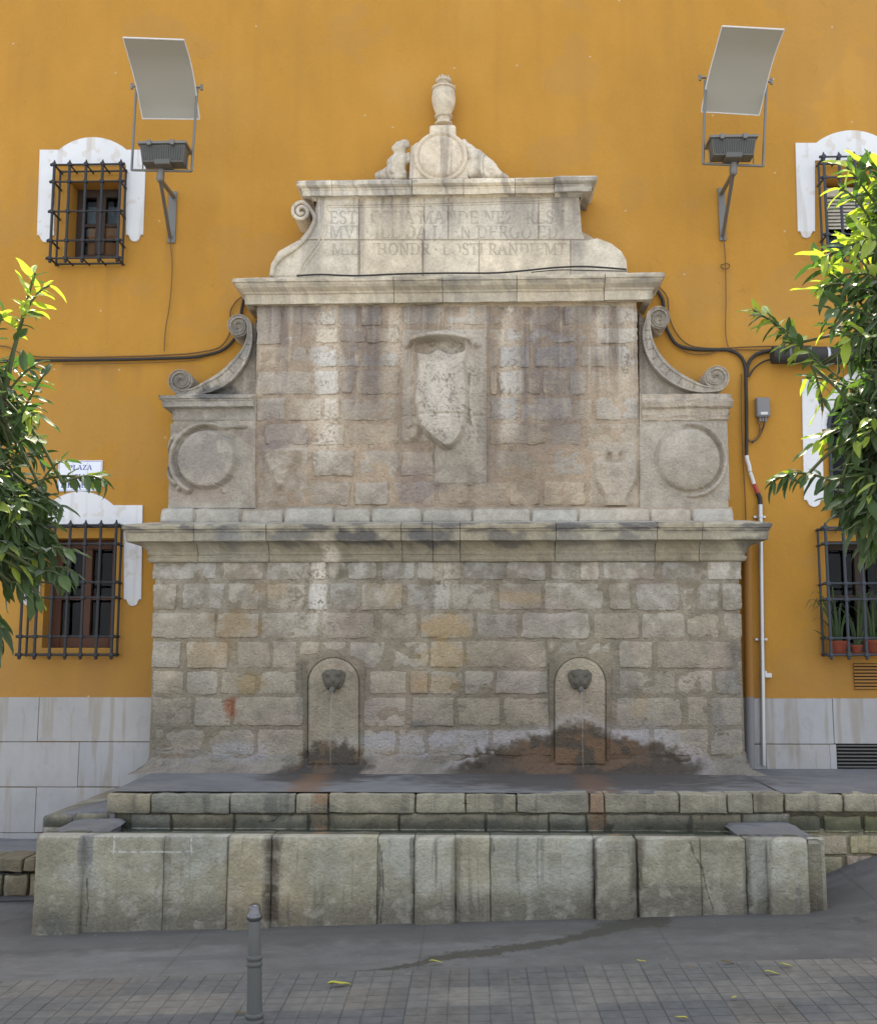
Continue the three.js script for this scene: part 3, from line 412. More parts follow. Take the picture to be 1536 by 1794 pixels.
// plinth slabs
{
  const pl = part(house, 'plinth', null);
  const rowsL = [[1221, 1299, [-260, -80, 70, 300]], [1299.5, 1378, [-180, -20, 140, 300]], [1378.5, 1458, [-240, -90, 65, 215, 300]], [1458.5, 1540, [-200, -40, 120, 300]]];
  const rowsR = [[1223, 1303, [1270, 1457, 1640, 1800]], [1303.5, 1362, [1270, 1340, 1452, 1700, 1850]]];
  for (const [y0, y1, xs] of [...rowsL, ...rowsR]) for (let i = 0; i + 1 < xs.length; i++) {
    if (xs[i] === 1452) continue;                                  // the cellar vent stands here
    const r = rectPx(xs[i], xs[i + 1], y0, y1), g = boxG(r.x0 + 0.002, r.x1 - 0.002, r.y0 + 0.002, r.y1 - 0.002, 0.001, 0.03 + 0.003 * rnd(), 0.005);
    part(pl, 'stone_slab', tint(planeUV(g, 4, 2), tone(0.05, 0.02)), M.plinth);
  }
}
// white painted surrounds
const bulb = (x0, x1, y, d = 10) => { const m = (x0 + x1) / 2, w = (x1 - x0) / 2; return [[x1, y], [x1 - w * 0.28, y], [x1 - w * 0.32, y + 3], ...arcPx(m, y + 2, w * 0.62, d, 0, 180, 12), [x0 + w * 0.32, y + 3], [x0 + w * 0.28, y], [x0, y]]; };
function surround(o) {
  const pts = [[o.xl, o.yt], [o.s0, o.yt], ...Array.from({ length: 23 }, (_, i) => [lerp(o.s0, o.s1, i / 22), o.yt - (o.yt - o.pk) * Math.pow(1 - (i / 11 - 1) ** 2, 0.92)]), [o.s1, o.yt], [o.xr, o.yt], ...bulb(o.ir, o.xr - (o.lean ?? 0), o.yb), [o.ir, o.yi], [o.il, o.yi], ...bulb(o.xl - (o.lean ?? 0), o.il, o.yb2 ?? o.yb)];
  const g = slab(pts, 0.002, 0.018, 0.003); part(house, 'window_surround', planeUV(g, 4, 4, 0, 0), M.white);
}
surround({ xl: 70, xr: 256, s0: 104, s1: 222, yt: 262, pk: 240, il: 95, ir: 221, yi: 289, yb: 411, yb2: 412, lean: 5 });
surround({ xl: 36, xr: 250, s0: 84, s1: 199, yt: 885, pk: 861, il: 70, ir: 217, yi: 919, yb: 1050, lean: 2 });
surround({ xl: 1393, xr: 1590, s0: 1429, s1: 1554, yt: 250, pk: 228, il: 1427, ir: 1556, yi: 281, yb: 405, lean: -4 });
// the arched surround at the right: a straight strip, and a band over the arch
part(house, 'window_surround', planeUV(merge([slab([[1404, 664], [1436, 668], [1438, 700], ...bulb(1408, 1443, 876).reverse().map(([x, y]) => [x, y]).reverse()], 0.002, 0.018, 0.003)]), 4, 4), M.white);
part(house, 'window_surround', planeUV(slab([...arcPx(1530, 752, 92, 112, 180, 360, 28), ...arcPx(1530, 752, 76, 92, 360, 180, 28)], 0.003, 0.022, 0.003), 4, 4), M.white);

// windows: wooden casements set back in the wall
const dark = (r, z) => boxG(r.x0 - 0.3, r.x1 + 0.3, r.y0 - 0.3, r.y1 + 0.3, z - 0.02, z);
function casement(r, mat, o = {}) {
  const w = part(house, 'window', null), z = -0.2, f = o.f ?? 0.07, m = (r.x0 + r.x1) / 2, L = [boxG(r.x0, r.x0 + f, r.y0, r.y1, z - 0.06, z, 0.006), boxG(r.x1 - f, r.x1, r.y0, r.y1, z - 0.06, z, 0.006), boxG(r.x0 + f + 0.001, r.x1 - f - 0.001, r.y1 - f, r.y1, z - 0.06, z - 0.002, 0.006), boxG(r.x0 + f + 0.001, r.x1 - f - 0.001, r.y0, r.y0 + f * 1.2, z - 0.06, z - 0.002, 0.006)];
  part(w, 'frame', merge(L), mat);
  if (o.mullion !== false) part(w, 'mullion', boxG(m - 0.05, m + 0.05, r.y0 + f * 1.2, r.y1 - f, z - 0.055, z + 0.01, 0.006), mat);
  const bar = o.bars ?? [];
  for (const t of bar) part(w, 'glazing_bar', boxG(r.x0 + f, r.x1 - f, lerp(r.y0, r.y1, t) - 0.018, lerp(r.y0, r.y1, t) + 0.018, z - 0.05, z - 0.006), mat);
  for (const [a, b] of o.mullion === false ? [[r.x0 + f, r.x1 - f]] : [[r.x0 + f, m - 0.05], [m + 0.05, r.x1 - f]]) part(w, 'pane', boxG(a, b, r.y0 + f, r.y1 - f, z - 0.035, z - 0.031), M.glass);
  part(w, 'dark_room', boxG(r.x0 - 0.2, r.x1 + 0.2, r.y0 - 0.2, r.y1 + 0.2, -1.3, -1.28), M.void);
  return w;
}
{
  const r = HOLES.ul, w = casement(r, M.darkWood, { bars: [0.52], f: 0.085 }), L = [];
  for (const [a, b] of [[0.26, 0.5], [0.57, 0.82]]) for (const [c, d] of [[0.09, 0.29], [0.33, 0.49]]) {
    const x0 = lerp(r.x0, r.x1, a), x1 = lerp(r.x0, r.x1, b), y0 = lerp(r.y0, r.y1, c), y1 = lerp(r.y0, r.y1, d), n = 4, s = (x1 - x0) / n, rows = Math.round((y1 - y0) / s);
    for (let i = 0; i < n; i++) for (let j = 0; j < rows; j++) { const p = V(x0 + i * s, y0 + j * s, -0.212), q = V(x0 + (i + 1) * s, y0 + (j + 1) * s, -0.212); L.push(rod(p, q, 0.0025, 4)); L.push(rod(V(p.x, q.y, -0.206), V(q.x, p.y, -0.206), 0.0025, 4)); }
  }
  const l = part(w, 'lattice', merge(L), M.lattice); l.userData.kind = 'stuff';
}
part(house.children.find((c) => c.name === 'window'), 'painted_reflection', grid(30, 4, (u, v) => [lerp(HOLES.ul.x0 + 0.05, HOLES.ul.x1 - 0.05, u), lerp(HOLES.ul.y0 + 0.36, HOLES.ul.y1 - 0.12, v), -0.36 + 0.012 * Math.sin(u * 50)]), M.painted_reflection);  // pale sheet standing in for the reflection in the upper panes
casement(HOLES.ll, M.wood, { bars: [0.46], f: 0.09 });
{
  const r = HOLES.ur, w = casement(r, M.darkWood, { f: 0.05, mullion: false });
  part(w, 'blind_box', boxG(r.x0 + 0.02, r.x1 - 0.02, r.y1 - 0.13, r.y1 - 0.04, -0.17, -0.12, 0.01), M.blind);
  for (let i = 0; i < 9; i++) { const y = r.y1 - 0.165 - i * 0.036; part(w, 'slat', boxG(r.x0 + 0.03, r.x1 - 0.03, y - 0.0025, y + 0.0025, -0.022, 0.022).rotateX(0).translate(0, 0, -0.14).applyMatrix4(new THREE.Matrix4().makeTranslation(0, y, -0.14).multiply(new THREE.Matrix4().makeRotationX(0.9)).multiply(new THREE.Matrix4().makeTranslation(0, -y, 0.14))), M.blind); }
  part(w, 'painted_reflection', grid(40, 6, (u, v) => [lerp(r.x0 + 0.08, r.x1 - 0.05, u), lerp(r.y0 + 0.05, r.y0 + 0.24, v), -0.3 + 0.015 * Math.sin(u * 40)]), M.blueReflection);  // blue sheet painted in place of the blue reflection in the glass
}
casement(HOLES.lr, M.darkWood, { f: 0.07, bars: [0.5] });
{
  const h = archHole, w = part(house, 'window', null), cx = (h.x0 + h.x1) / 2;
  part(w, 'frame', merge([boxG(h.x0, h.x0 + 0.06, h.y0, h.spring, -0.26, -0.2), boxG(h.x1 - 0.06, h.x1, h.y0, h.spring, -0.26, -0.2), boxG(h.x0 + 0.06, h.x1 - 0.06, h.spring - 0.03, h.spring + 0.03, -0.26, -0.2), boxG(cx - 0.04, cx + 0.04, h.y0, h.spring - 0.03, -0.26, -0.2)]), M.darkWood);
  part(w, 'pane', boxG(h.x0 + 0.02, h.x1 - 0.02, h.y0, h.y1 - 0.01, -0.235, -0.23), M.glass);
  part(w, 'dark_room', boxG(h.x0 - 0.2, h.x1 + 0.2, h.y0 - 0.2, h.y1 + 0.2, -1.3, -1.28), M.void);
}
// wrought iron grilles standing off the wall
function grille(xs, ys, z, mat, o = {}) {
  const g = part(house, 'window_grille', null), R = o.r ?? 0.0138, ym = (ys[0] + ys[ys.length - 1]) / 2, xm = (xs[0] + xs[xs.length - 1]) / 2;
  const X = xs.map((x) => P(x, ym, z).x), Y = ys.map((y) => P(xm, y, z).y), x0 = X[0], x1 = X[X.length - 1], y1 = Y[0], y0 = Y[Y.length - 1];
  X.forEach((x) => { const L = [rod(V(x, y0 - 0.025, z), V(x, y1 + 0.02, z), R, 10), rod(V(x, y1 + 0.02, z), V(x, y1 + 0.05, z), R * 1.1, 8, 0.004), new THREE.SphereGeometry(R * 1.35, 8, 6).translate(x, y0 - 0.028, z)]; for (const y of Y) L.push(boxG(x - R * 1.5, x + R * 1.5, y - R * 1.2, y + R * 1.2, z - R * 1.5, z + R * 1.5, 0.006)); part(g, 'bar', merge(L), mat); });
  Y.forEach((y, k) => { const L = [rod(V(x0 - 0.03, y, z), V(x1 + 0.03, y, z), R * 0.72, 8)]; for (const s of [x0 - 0.03, x1 + 0.03]) L.push(new THREE.SphereGeometry(R * 1.15, 8, 6).translate(s, y, z)); part(g, 'crossbar', merge(L), mat);
    for (const x of [x0, x1]) part(g, 'wall_tie', merge([rod(V(x, y, 0), V(x, y, z), R * 0.75, 8), new THREE.SphereGeometry(R * 1.2, 8, 6).translate(x, y, 0.05)]), mat); });
  if (o.cage) { for (const [x, zz] of [[x0, 0.045], [x1, 0.045]]) part(g, 'bar', rod(V(x, y0 - 0.02, zz), V(x, y1, zz), R * 0.85, 8), mat); for (const y of [y0, y1]) { part(g, 'crossbar', rod(V(x0, y, 0.045), V(x1, y, 0.045), R * 0.75, 8), mat); X.slice(1, -1).forEach((x) => part(g, 'wall_tie', rod(V(x, y, 0.0), V(x, y, z), R * 0.6, 6), mat)); } }
  return { X, Y, z };
}
grille([92, 119, 148, 177, 209], [288, 318, 370, 421, 452], 0.2, M.iron, { cage: true });
grille([40, 66, 92, 119, 146, 173, 200], [920, 953, 1020, 1047, 1115, 1147], 0.2, M.iron, { cage: true });
grille([1446, 1473, 1500, 1528, 1556], [274, 310, 410, 447], 0.2, M.ironBlue, { cage: true });
const LRG = grille([1450, 1481, 1512, 1543, 1574], [924, 952, 1022, 1050, 1118, 1147], 0.26, M.ironBlue, { cage: true });
{
  const h = archHole, g = part(house, 'window_grille', null), cx = (h.x0 + h.x1) / 2, r = (h.x1 - h.x0) / 2;
  for (let i = 0; i < 6; i++) { const x = lerp(h.x0, h.x1, i / 5), t = h.spring + (h.y1 - h.spring) * Math.sqrt(Math.max(0, 1 - ((x - cx) / r) ** 2)); part(g, 'bar', rod(V(x, h.y0 - 0.02, 0.03), V(x, t, 0.03), 0.017, 8), M.ironBlue); }
  for (const y of [h.y0, lerp(h.y0, h.spring, 0.5), h.spring]) part(g, 'crossbar', rod(V(h.x0 - 0.02, y, 0.035), V(h.x1 + 0.02, y, 0.035), 0.012, 8), M.ironBlue);
  part(g, 'arch_bar', tube(Array.from({ length: 13 }, (_, i) => { const a = Math.PI - (Math.PI * i) / 12; return V(cx + r * Math.cos(a), h.spring + (h.y1 - h.spring) * Math.sin(a), 0.03); }), 0.02, 40, 8), M.ironBlue);
}
// vents
{
  const r = rectPx(1495, 1570, 1162, 1208), v = part(house, 'wall_vent', null); part(v, 'vent_back', boxG(r.x0, r.x1, r.y0, r.y1, 0.001, 0.006), M.void);
  for (let i = 0; i < 8; i++) { const y = lerp(r.y0, r.y1, (i + 0.5) / 8); part(v, 'slat', boxG(r.x0 - 0.004, r.x1 + 0.004, y - 0.011, y + 0.009, 0.004, 0.02, 0.003), M.ochrePaint); }
  const q = rectPx(1464, 1600, 1303, 1346), w = part(house, 'cellar_vent', null); part(w, 'vent_back', boxG(q.x0, q.x1, q.y0 - 0.02, q.y1, 0.001, 0.006), M.void);
  for (let i = 0; i < 7; i++) { const y = lerp(q.y0, q.y1, (i + 0.5) / 7); part(w, 'slat', boxG(q.x0, q.x1, y - 0.008, y + 0.006, 0.008, 0.026, 0.003), M.lampGrey); }
  const e = rectPx(1452, 1464, 1303.5, 1362); part(house.children.find((c) => c.name === 'plinth'), 'stone_slab', tint(planeUV(boxG(e.x0, e.x1 - 0.004, e.y0, e.y1 - 0.002, 0.001, 0.031, 0.004), 4, 2)), M.plinth);
}

// ---------------------------------------------------------------- the fountain
const fountain = thing('wall_fountain', 'tall carved stone wall fountain with two spouts, coat of arms and inscribed tablet', 'fountain');
const ZL = 0.44, ZP = 0.34;
const fp = (n, g, parent = fountain, label) => part(parent, n, g, M.stone, label);
// lower wall
{
  const a = P(266, 1150, ZL), b = P(1300, 1150, ZL), top = P(782, 984, ZL).y, bot = 0.8;
  const w = fp('lower_wall', sheet(a.x + 0.01, b.x - 0.01, bot, top, ZL - 0.001, -0.0, 0.0075, [0.76, 0.74, 0.69], 0.018, 5));
  const rows = [
    [983, 1016, [[267, 380], [390, 462], [466, 541], [544, 572], [575, 606], [609, 661], [668, 728], [731, 760], [776, 807], [811, 884], [886, 957], [963, 1008], [1016, 1049], [1055, 1147], [1158, 1217], [1237, 1299]]],
    [1021, 1069, [[267, 309], [320, 393], [399, 453], [468, 535], [539, 574], [577, 625], [632, 705], [712, 789], [791, 867], [873, 949], [953, 1057], [1065, 1104], [1113, 1190], [1194, 1260], [1264, 1299]]],
    [1073, 1119, [[266, 377], [379, 455], [457, 559], [563, 656], [668, 731], [736, 830], [834, 908], [912, 1033], [1039, 1119], [1123, 1201], [1202, 1260], [1266, 1299]]],
    [1123, 1171, [[266, 317], [326, 400], [415, 473], [476, 520], [612, 676], [687, 751], [753, 812], [815, 958], [1083, 1143], [1150, 1282], [1287, 1299]]],
    [1123, 1147, [[523, 560], [563, 607], [961, 1010], [1012, 1070]]],
    [1175, 1217, [[267, 322], [326, 382], [386, 450], [453, 520], [646, 712], [717, 750], [752, 811], [813, 866], [868, 960], [1084, 1182], [1186, 1248], [1252, 1299]]],
    [1221, 1273, [[267, 337], [340, 406], [408, 533], [632, 712], [720, 797], [801, 877], [881, 962], [1076, 1194], [1203, 1241], [1245, 1300]]],
    [1277, 1324, [[272, 358], [364, 446], [450, 537], [631, 694], [698, 745], [749, 858], [862, 968], [1064, 1139], [1143, 1240], [1244, 1302]]],
  ];
  rows.forEach(([y0, y1, xs]) => xs.forEach(([x0, x1]) => fp('stone_block', stonePx(x0 - 0.5, x1 + 0.5, y0 - 0.8 + rnd(), y1 + rnd() * 1.4, ZL + 0.002 + rnd() * 0.009, ZL - 0.1, { rough: 0.012, bev: 0.009, jit: 0.014, corner: 0.008 + 0.02 * rnd(), tint: tone(0.1, 0.028) }), w)));
}
// cement fillet where the wall meets the ledge
{
  const a = P(262, 1330, ZL), b = P(1306, 1330, ZL), y = (py, z) => P(782, py, z).y;
  fp('cement_fillet', moulding([[0.0, y(1316, ZL)], [0.008, y(1326, ZL)], [0.022, y(1336, ZL)], [0.05, y(1345, ZL)], [0.1, y(1352, ZL + 0.1)], [0.17, 0.862]].map(([d, q]) => [d, q]).reverse(), a.x, b.x, ZL - 0.005, 0, { amp: 0.024, tint: [0.8, 0.82, 0.86], zRef: ZL + 0.03, oy: -0.035 }));
}
// spout slabs with their masks and pipes
function spout(cx, top, name, label) {
  const r = 44, s = fp('spout_slab', stoneSlab([[cx - r, 1340], [cx + r, 1340], ...arcPx(cx, top + r, r, r, 0, -180, 22)], ZL - 0.02, ZL + 0.038, 0.018, [0.97, 0.96, 0.9]), fountain, label);
  fp('surround', stoneSlab([[cx - r - 9, 1338], [cx - r - 1, 1338], ...arcPx(cx, top + r, r + 1, r + 1, 180, 360, 20), [cx + r + 1, 1338], [cx + r + 9, 1338], [cx + r + 11, top + 6], [cx + r - 8, top - 4], [cx - r + 8, top - 4], [cx - r - 11, top + 6]], ZL - 0.03, ZL + 0.012, 0.008, [0.7, 0.68, 0.62]), s);
  const c = P(cx, 1190, ZL + 0.07), u = 0.0052, q = (x, y, z, rr) => [c.x + x * u, c.y + y * u, c.z + z * u, rr * u];
  const cap = (A, B) => [...A, ...B];
  const g = blob([cap(q(0, 4, -6, 13), q(0, -2, -4, 12)), cap(q(-12, 11, -5, 5), q(-17, 8, -6, 4)), cap(q(12, 11, -5, 5), q(17, 8, -6, 4)), cap(q(-8, 9, 4, 4.5), q(8, 9, 4, 4.5)), cap(q(0, 7, 6, 4), q(0, -1, 10, 4.5)), cap(q(-8, -3, 3, 5), q(-4, -9, 4, 4)), cap(q(8, -3, 3, 5), q(4, -9, 4, 4)), cap(q(-5, -6, 8, 3.5), q(5, -6, 8, 3.5)), cap(q(0, -13, 4, 5), q(0, -19, 1, 4)), cap(q(-14, 0, -6, 6), q(-9, -12, -5, 5)), cap(q(14, 0, -6, 6), q(9, -12, -5, 5))], 0.008, c, 0.17, 44, { rough: 0.004 });
  part(s, 'lion_mask', planeUV(g, 0.3, 0.3), M.mask);
  const m = V(c.x, c.y - 14 * u, c.z + 2 * u), e = V(c.x, m.y - 0.012, m.z + 0.085);
  part(s, 'spout_pipe', merge([rod(m, e, 0.017, 12), new THREE.TorusGeometry(0.017, 0.004, 6, 16).translate(e.x, e.y, e.z)]), M.galv);
  return e;
}
const J1 = spout(584, 1153, 'spout', 'left spout slab with dry grey lower half'), J2 = spout(1016, 1153, 'spout', 'right spout slab stained brown by wet algae');
// great cornice between the two storeys
function corniceRun(name, prof, xs, zb, zBack, xb0, xb1, o = {}) {  // xs: joints in photo pixels between the outer ends
  const c = fp(name, null); const J = [xb0, ...xs.map((x) => P(x, o.py, zb + 0.1).x), xb1];
  for (let i = 0; i + 1 < J.length; i++) { const e = (o.step ?? {})[i] ?? 0, s = prof.map(([d, y]) => [d + e, y + (rnd() - 0.5) * 0.002]); const k = 0.0025; fp('cornice_block', moulding(s, J[i] + (i ? k : 0), J[i + 1] - (i + 2 < J.length ? k : 0), zb, zBack, { left: i === 0, right: i + 2 === J.length, amp: o.amp ?? 0.005, seed: rnd() * 99 }), c); }
  return c;
}
const prof = (list, cx, zb) => list.map(([d, py]) => [d, P(cx, py, zb + d).y]);
{
  const x0 = P(267, 980, ZL).x, x1 = P(1299, 980, ZL).x;
  corniceRun('cornice', [...prof([[0.0, 985], [0.025, 983], [0.035, 979], [0.035, 976], [0.022, 975], [0.022, 972], [0.032, 971], [0.036, 968], [0.036, 966], [0.05, 961], [0.075, 955], [0.11, 950], [0.13, 949], [0.18, 947.5], [0.19, 946], [0.195, 931], [0.205, 930], [0.207, 926.5], [0.22, 925], [0.222, 919.5]], 782, ZL), [0.2, P(782, 919, ZL + 0.2).y + 0.012], [0.02, P(782, 919, ZL + 0.2).y + 0.05]], [345, 470, 704, 758, 806, 972, 1148, 1226], ZL, 0, x0, x1, { py: 935, amp: 0.006, step: { 1: 0.004, 3: -0.004, 5: 0.003 } });
}
// panel storey
{
  const a = P(448, 700, ZP), b = P(1118, 700, ZP), top = P(782, 528, ZP).y, bot = P(782, 892, ZP).y;
  const w = fp('panel_wall', sheet(a.x, b.x, bot, top, ZP + 0.0, 0, 0.0125, [0.93, 0.86, 0.79], 0.018, 21));
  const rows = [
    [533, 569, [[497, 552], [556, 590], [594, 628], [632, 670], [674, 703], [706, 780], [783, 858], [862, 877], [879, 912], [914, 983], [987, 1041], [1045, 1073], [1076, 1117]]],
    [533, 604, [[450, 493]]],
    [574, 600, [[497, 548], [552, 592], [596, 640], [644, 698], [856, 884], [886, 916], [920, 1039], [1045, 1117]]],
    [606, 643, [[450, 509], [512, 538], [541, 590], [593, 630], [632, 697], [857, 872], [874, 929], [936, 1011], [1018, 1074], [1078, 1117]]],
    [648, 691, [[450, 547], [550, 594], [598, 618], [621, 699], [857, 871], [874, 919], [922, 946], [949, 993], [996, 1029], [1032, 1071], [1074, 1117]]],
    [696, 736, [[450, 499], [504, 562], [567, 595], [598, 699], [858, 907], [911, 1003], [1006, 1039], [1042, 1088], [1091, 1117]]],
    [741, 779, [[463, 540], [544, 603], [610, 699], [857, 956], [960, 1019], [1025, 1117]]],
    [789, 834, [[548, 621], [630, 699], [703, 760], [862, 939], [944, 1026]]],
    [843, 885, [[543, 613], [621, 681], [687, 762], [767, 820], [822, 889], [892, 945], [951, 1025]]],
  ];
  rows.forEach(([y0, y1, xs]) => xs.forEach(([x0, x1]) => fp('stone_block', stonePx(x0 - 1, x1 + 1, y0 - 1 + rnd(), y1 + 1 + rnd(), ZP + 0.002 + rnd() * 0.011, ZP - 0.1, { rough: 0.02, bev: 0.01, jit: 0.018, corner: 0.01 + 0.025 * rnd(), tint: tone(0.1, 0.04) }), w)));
  // side shields: left one worn to a wedge, right one with a small vase
  const noise = (x, y, s) => fbm(x * 0.09 + s, y * 0.09, 4) - 0.5;
  fp('shield', relief(450, 540, 762, 886, ZP + 0.004, ZP - 0.08, (x, y) => { const cx = 492 + 0.0 * y, w = lerp(34, 6, clamp((y - 790) / 62)); const m = ss(w + 7, w - 6, Math.abs(x - cx)) * ss(782, 792, y) * ss(862, 850, y); return 0.065 * m * (0.6 + 0.8 * fbm(x * 0.12, y * 0.12, 3)) + 0.03 * noise(x, y, 3) - 0.012 * ss(6, 0, Math.min(x - 450, 540 - x, y - 762, 886 - y)) + 0.02 * ss(12, 3, Math.abs(Math.hypot(x - 492, (y - 792) * 1.7) - 22)) * ss(796, 784, y); }), fountain, 'worn wedge shaped shield block with faded edges');
  fp('shield', relief(1030, 1117, 773, 886, ZP + 0.006, ZP - 0.08, (x, y) => {
    const cx = 1077, w = lerp(37, 18, ss(835, 880, y)), body = ss(w + 3, w - 3, Math.abs(x - cx)) * ss(808, 814, y), neck = ss(9, 5, Math.abs(x - cx)) * ss(788, 794, y) * ss(816, 808, y), lip = ss(15, 11, Math.abs(x - cx)) * ss(786, 789, y) * ss(797, 794, y), ear = ss(11, 2, Math.hypot((Math.abs(x - cx) - 25) * 0.8, (y - 808) * 1.2)) * 0.6;
    return 0.055 * Math.max(body, neck, lip) + 0.035 * ear + 0.008 * noise(x, y, 9) - 0.01 * ss(5, 0, Math.min(x - 1030, 1117 - x, y - 773, 886 - y));
  }), fountain, 'pale shield block carved with a small vase');
  // coat of arms
  fp('coat_of_arms', relief(704, 852, 577, 850, ZP + 0.014, ZP - 0.1, (x, y) => {
    const hw = y < 700 ? lerp(52, 44, ss(600, 650, y)) + 5 * ss(650, 700, y) : y < 735 ? lerp(49, 44, ss(700, 735, y)) : lerp(44, 5, Math.pow(clamp((y - 735) / 54), 1.9)), cx = 773 + 10 * ss(735, 785, y);
    const sd = hw - Math.abs(x - cx), body = ss(-3, 7, sd) * ss(596, 606, y) * ss(792, 784, y);
    const ero = ss(752, 716, x) * ss(650, 690, y), rib = ss(26, 4, Math.abs(x - 792)) * ss(620, 650, y) * ss(760, 700, y);
    let h = body * (0.1 + 0.025 * (1 - ((x - cx) / 60) ** 2) + 0.016 * rib) * (1 - 0.55 * ero * fbm(x * 0.07, y * 0.05, 3) * 1.6);
    const sx = (x - 771) / 44, rec = ss(1.06, 0.9, Math.hypot(sx, Math.max(0, (y - 617) / 11))) * ss(597 + 4 * sx * sx, 603 + 4 * sx * sx, y) * ss(634 - 15 * (1 - Math.min(1, Math.abs(sx + 0.05) * 2.2)), 618 - 6 * (1 - Math.min(1, Math.abs(sx + 0.05) * 2.2)), y);
    h -= 0.125 * rec; const brow = ss(9, 3, Math.abs(y - (591 + 7 * sx * sx))) * ss(1.35, 1.15, Math.abs(sx)); h = Math.max(h, 0.15 * brow);
    for (const [bx, by, r] of [[712, 605, 8], [838, 606, 8], [725, 760, 15], [733, 742, 12], [716, 745, 10]]) h = Math.max(h, 0.04 * ss(r, r * 0.3, Math.hypot(x - bx, y - by)) + 0.006);
    for (const [bx, by, r] of [[758, 604, 5], [790, 606, 6], [806, 608, 5]]) h += 0.05 * ss(r, 1, Math.hypot(x - bx, y - by)) * rec;
    if (y > 655 && y < 745) h += 0.012 * ss(3, 1, Math.abs(x - (826 - 3 * Math.sin((y - 655) / 28)))) - 0.02 * ss(2.6, 0.6, Math.abs(x - (822 - 3 * Math.sin((y - 655) / 28))));
    h -= 0.016 * ss(2.2, 0.5, Math.abs(y - 730)) * (0.6 + 0.4 * (x > 760)); h -= 0.06 * ss(764, 755, x + 7 * (fbm(y * 0.06, 2, 2) - 0.5)) * ss(770, 785, y);
    h += 0.01 * (fbm(x * 0.07 + 4, y * 0.07, 4) - 0.5) * 2 + 0.014 * ero * (fbm(x * 0.2, y * 0.16, 3) - 0.5) - 0.012 * ss(5, 0, Math.min(x - 704, 852 - x, y - 577, 850 - y));
    return h;
  }, 0.009), fountain, 'pale coat of arms with a worn left side');
  // low moulded course at the foot of the storey
  const bc = fp('base_course', null); { const p = P(285, 905, 0.45), q = P(1281, 905, 0.45); fp('mortar', tint(fuv(boxG(p.x, q.x, P(782, 922, 0.45).y, P(782, 891, 0.45).y, 0.1, 0.47)), [0.92, 0.84, 0.78]), bc); }
  for (const [x0, x1] of [[283, 338], [343, 419], [424, 495], [499, 583], [587, 648], [652, 737], [741, 826], [829, 928], [932, 1010], [1014, 1137], [1141, 1209], [1213, 1283]]) fp('stone_block', stonePx(x0 - 1.8, x1 + 1.8, 889 + rnd() * 2, 921, 0.475 + rnd() * 0.01, 0.1, { bev: 0.02, rough: 0.009, jit: 0.006, corner: 0.03, batter: 0.03, tint: tone(0.06, 0.03) }), bc);
}
// upper cornice
{
  const x0 = P(446, 520, ZP).x, x1 = P(1121, 520, ZP).x;
  corniceRun('upper_cornice', [...prof([[0.0, 533], [0.0, 531], [0.07, 530], [0.075, 529], [0.078, 513], [0.09, 512], [0.095, 510], [0.1, 508], [0.118, 505], [0.145, 500], [0.16, 495], [0.165, 491], [0.178, 490], [0.18, 484.5]], 782, ZP), [0.16, P(782, 484, ZP + 0.16).y + 0.006], [0.0, P(782, 484, ZP + 0.16).y + 0.02]], [690, 775, 905, 1058], ZP, 0, x0, x1, { py: 505, amp: 0.005, step: { 4: 0.022, 1: 0.004 } });
}
// pedestals with medallions
function pedestal(x0t, x0b, x1, cx, cy, r, left) {
  const zp = 0.36, p = fp('pedestal', stoneSlab(left ? [[x0b, 891], [x1, 891], [x1, 690], [x0t, 690], [x0t - 6, 770], [x0b + 4, 830]] : [[x1, 891], [x0b, 891], [x0b - 2, 830], [x0t + 2, 770], [x0t, 690], [x1, 690]], 0.0, zp, 0.012, [1, 1, 1]), fountain, left ? 'left pedestal with grey weathered medallion' : 'right pedestal with smooth pale medallion');
  const hz = zp + 0.002, noise = (x, y) => fbm(x * 0.08, y * 0.08, 4) - 0.5;
  fp('medallion', relief(cx - r - 16, cx + r + 16, cy - r - 14, cy + r + 12, hz - 0.004, hz - 0.05, (x, y) => {
    const d = Math.hypot(x - cx, (y - cy) * 1.0), a = Math.atan2(y - cy, x - cx); let h = 0;
    if (left) { h = 0.085 * ss(r + 2, r - 5, d) + 0.012 * (1 - (d / r) ** 2) * (d < r ? 1 : 0); h = Math.max(h, 0.08 * ss(7.5, 2, Math.abs(d - r - 10)) * ss(0.9, 1.5, Math.abs(a)) * (Math.sin(a) < 0.9 ? 1 : 0), 0.03 * ss(4, 1, Math.abs(d - r - 3)) * ss(2.0, 2.5, Math.abs(a)), 0.07 * ss(5.5, 1.5, Math.abs(Math.hypot((x - cx + r + 1) * 1.4, (y - cy) * 0.62) - 25)) * ss(cx - r + 8, cx - r + 2, x), 0.05 * ss(7, 2, Math.hypot(x - cx + r - 4, y - cy - r + 2)), 0.05 * ss(8, 2, Math.hypot(x - cx + r - 8, y - cy + r + 2)), 0.045 * ss(4, 1, Math.abs(y - cy + r + 5)) * ss(cx - 6, cx + 4, x)); }
    else { h = 0.1 * Math.sqrt(Math.max(0, 1 - (d / r) ** 2)) + 0.01 * ss(r + 1, r - 3, d) - 0.014 * ss(2.5, 0.5, Math.abs(d - r)); h = Math.max(h, 0.05 * ss(6, 2, Math.abs(d - r - 8)) * ss(1.9, 1.2, Math.abs(a)), 0.012 * ss(4, 1, Math.abs(d - r - 6)) * ss(2.0, 2.6, Math.abs(a))); }
    return h + 0.004 * noise(x, y) - 0.03 * ss(5, 0, Math.min(x - cx + r + 16, cx + r + 16 - x, y - cy + r + 14, cy + r + 12 - y));
  }, 0.01), p);
  return p;
}
const pdL = pedestal(307, 294, 448, 364, 806, 52, true), pdR = pedestal(1272, 1276, 1120, 1205, 806, 56, false);
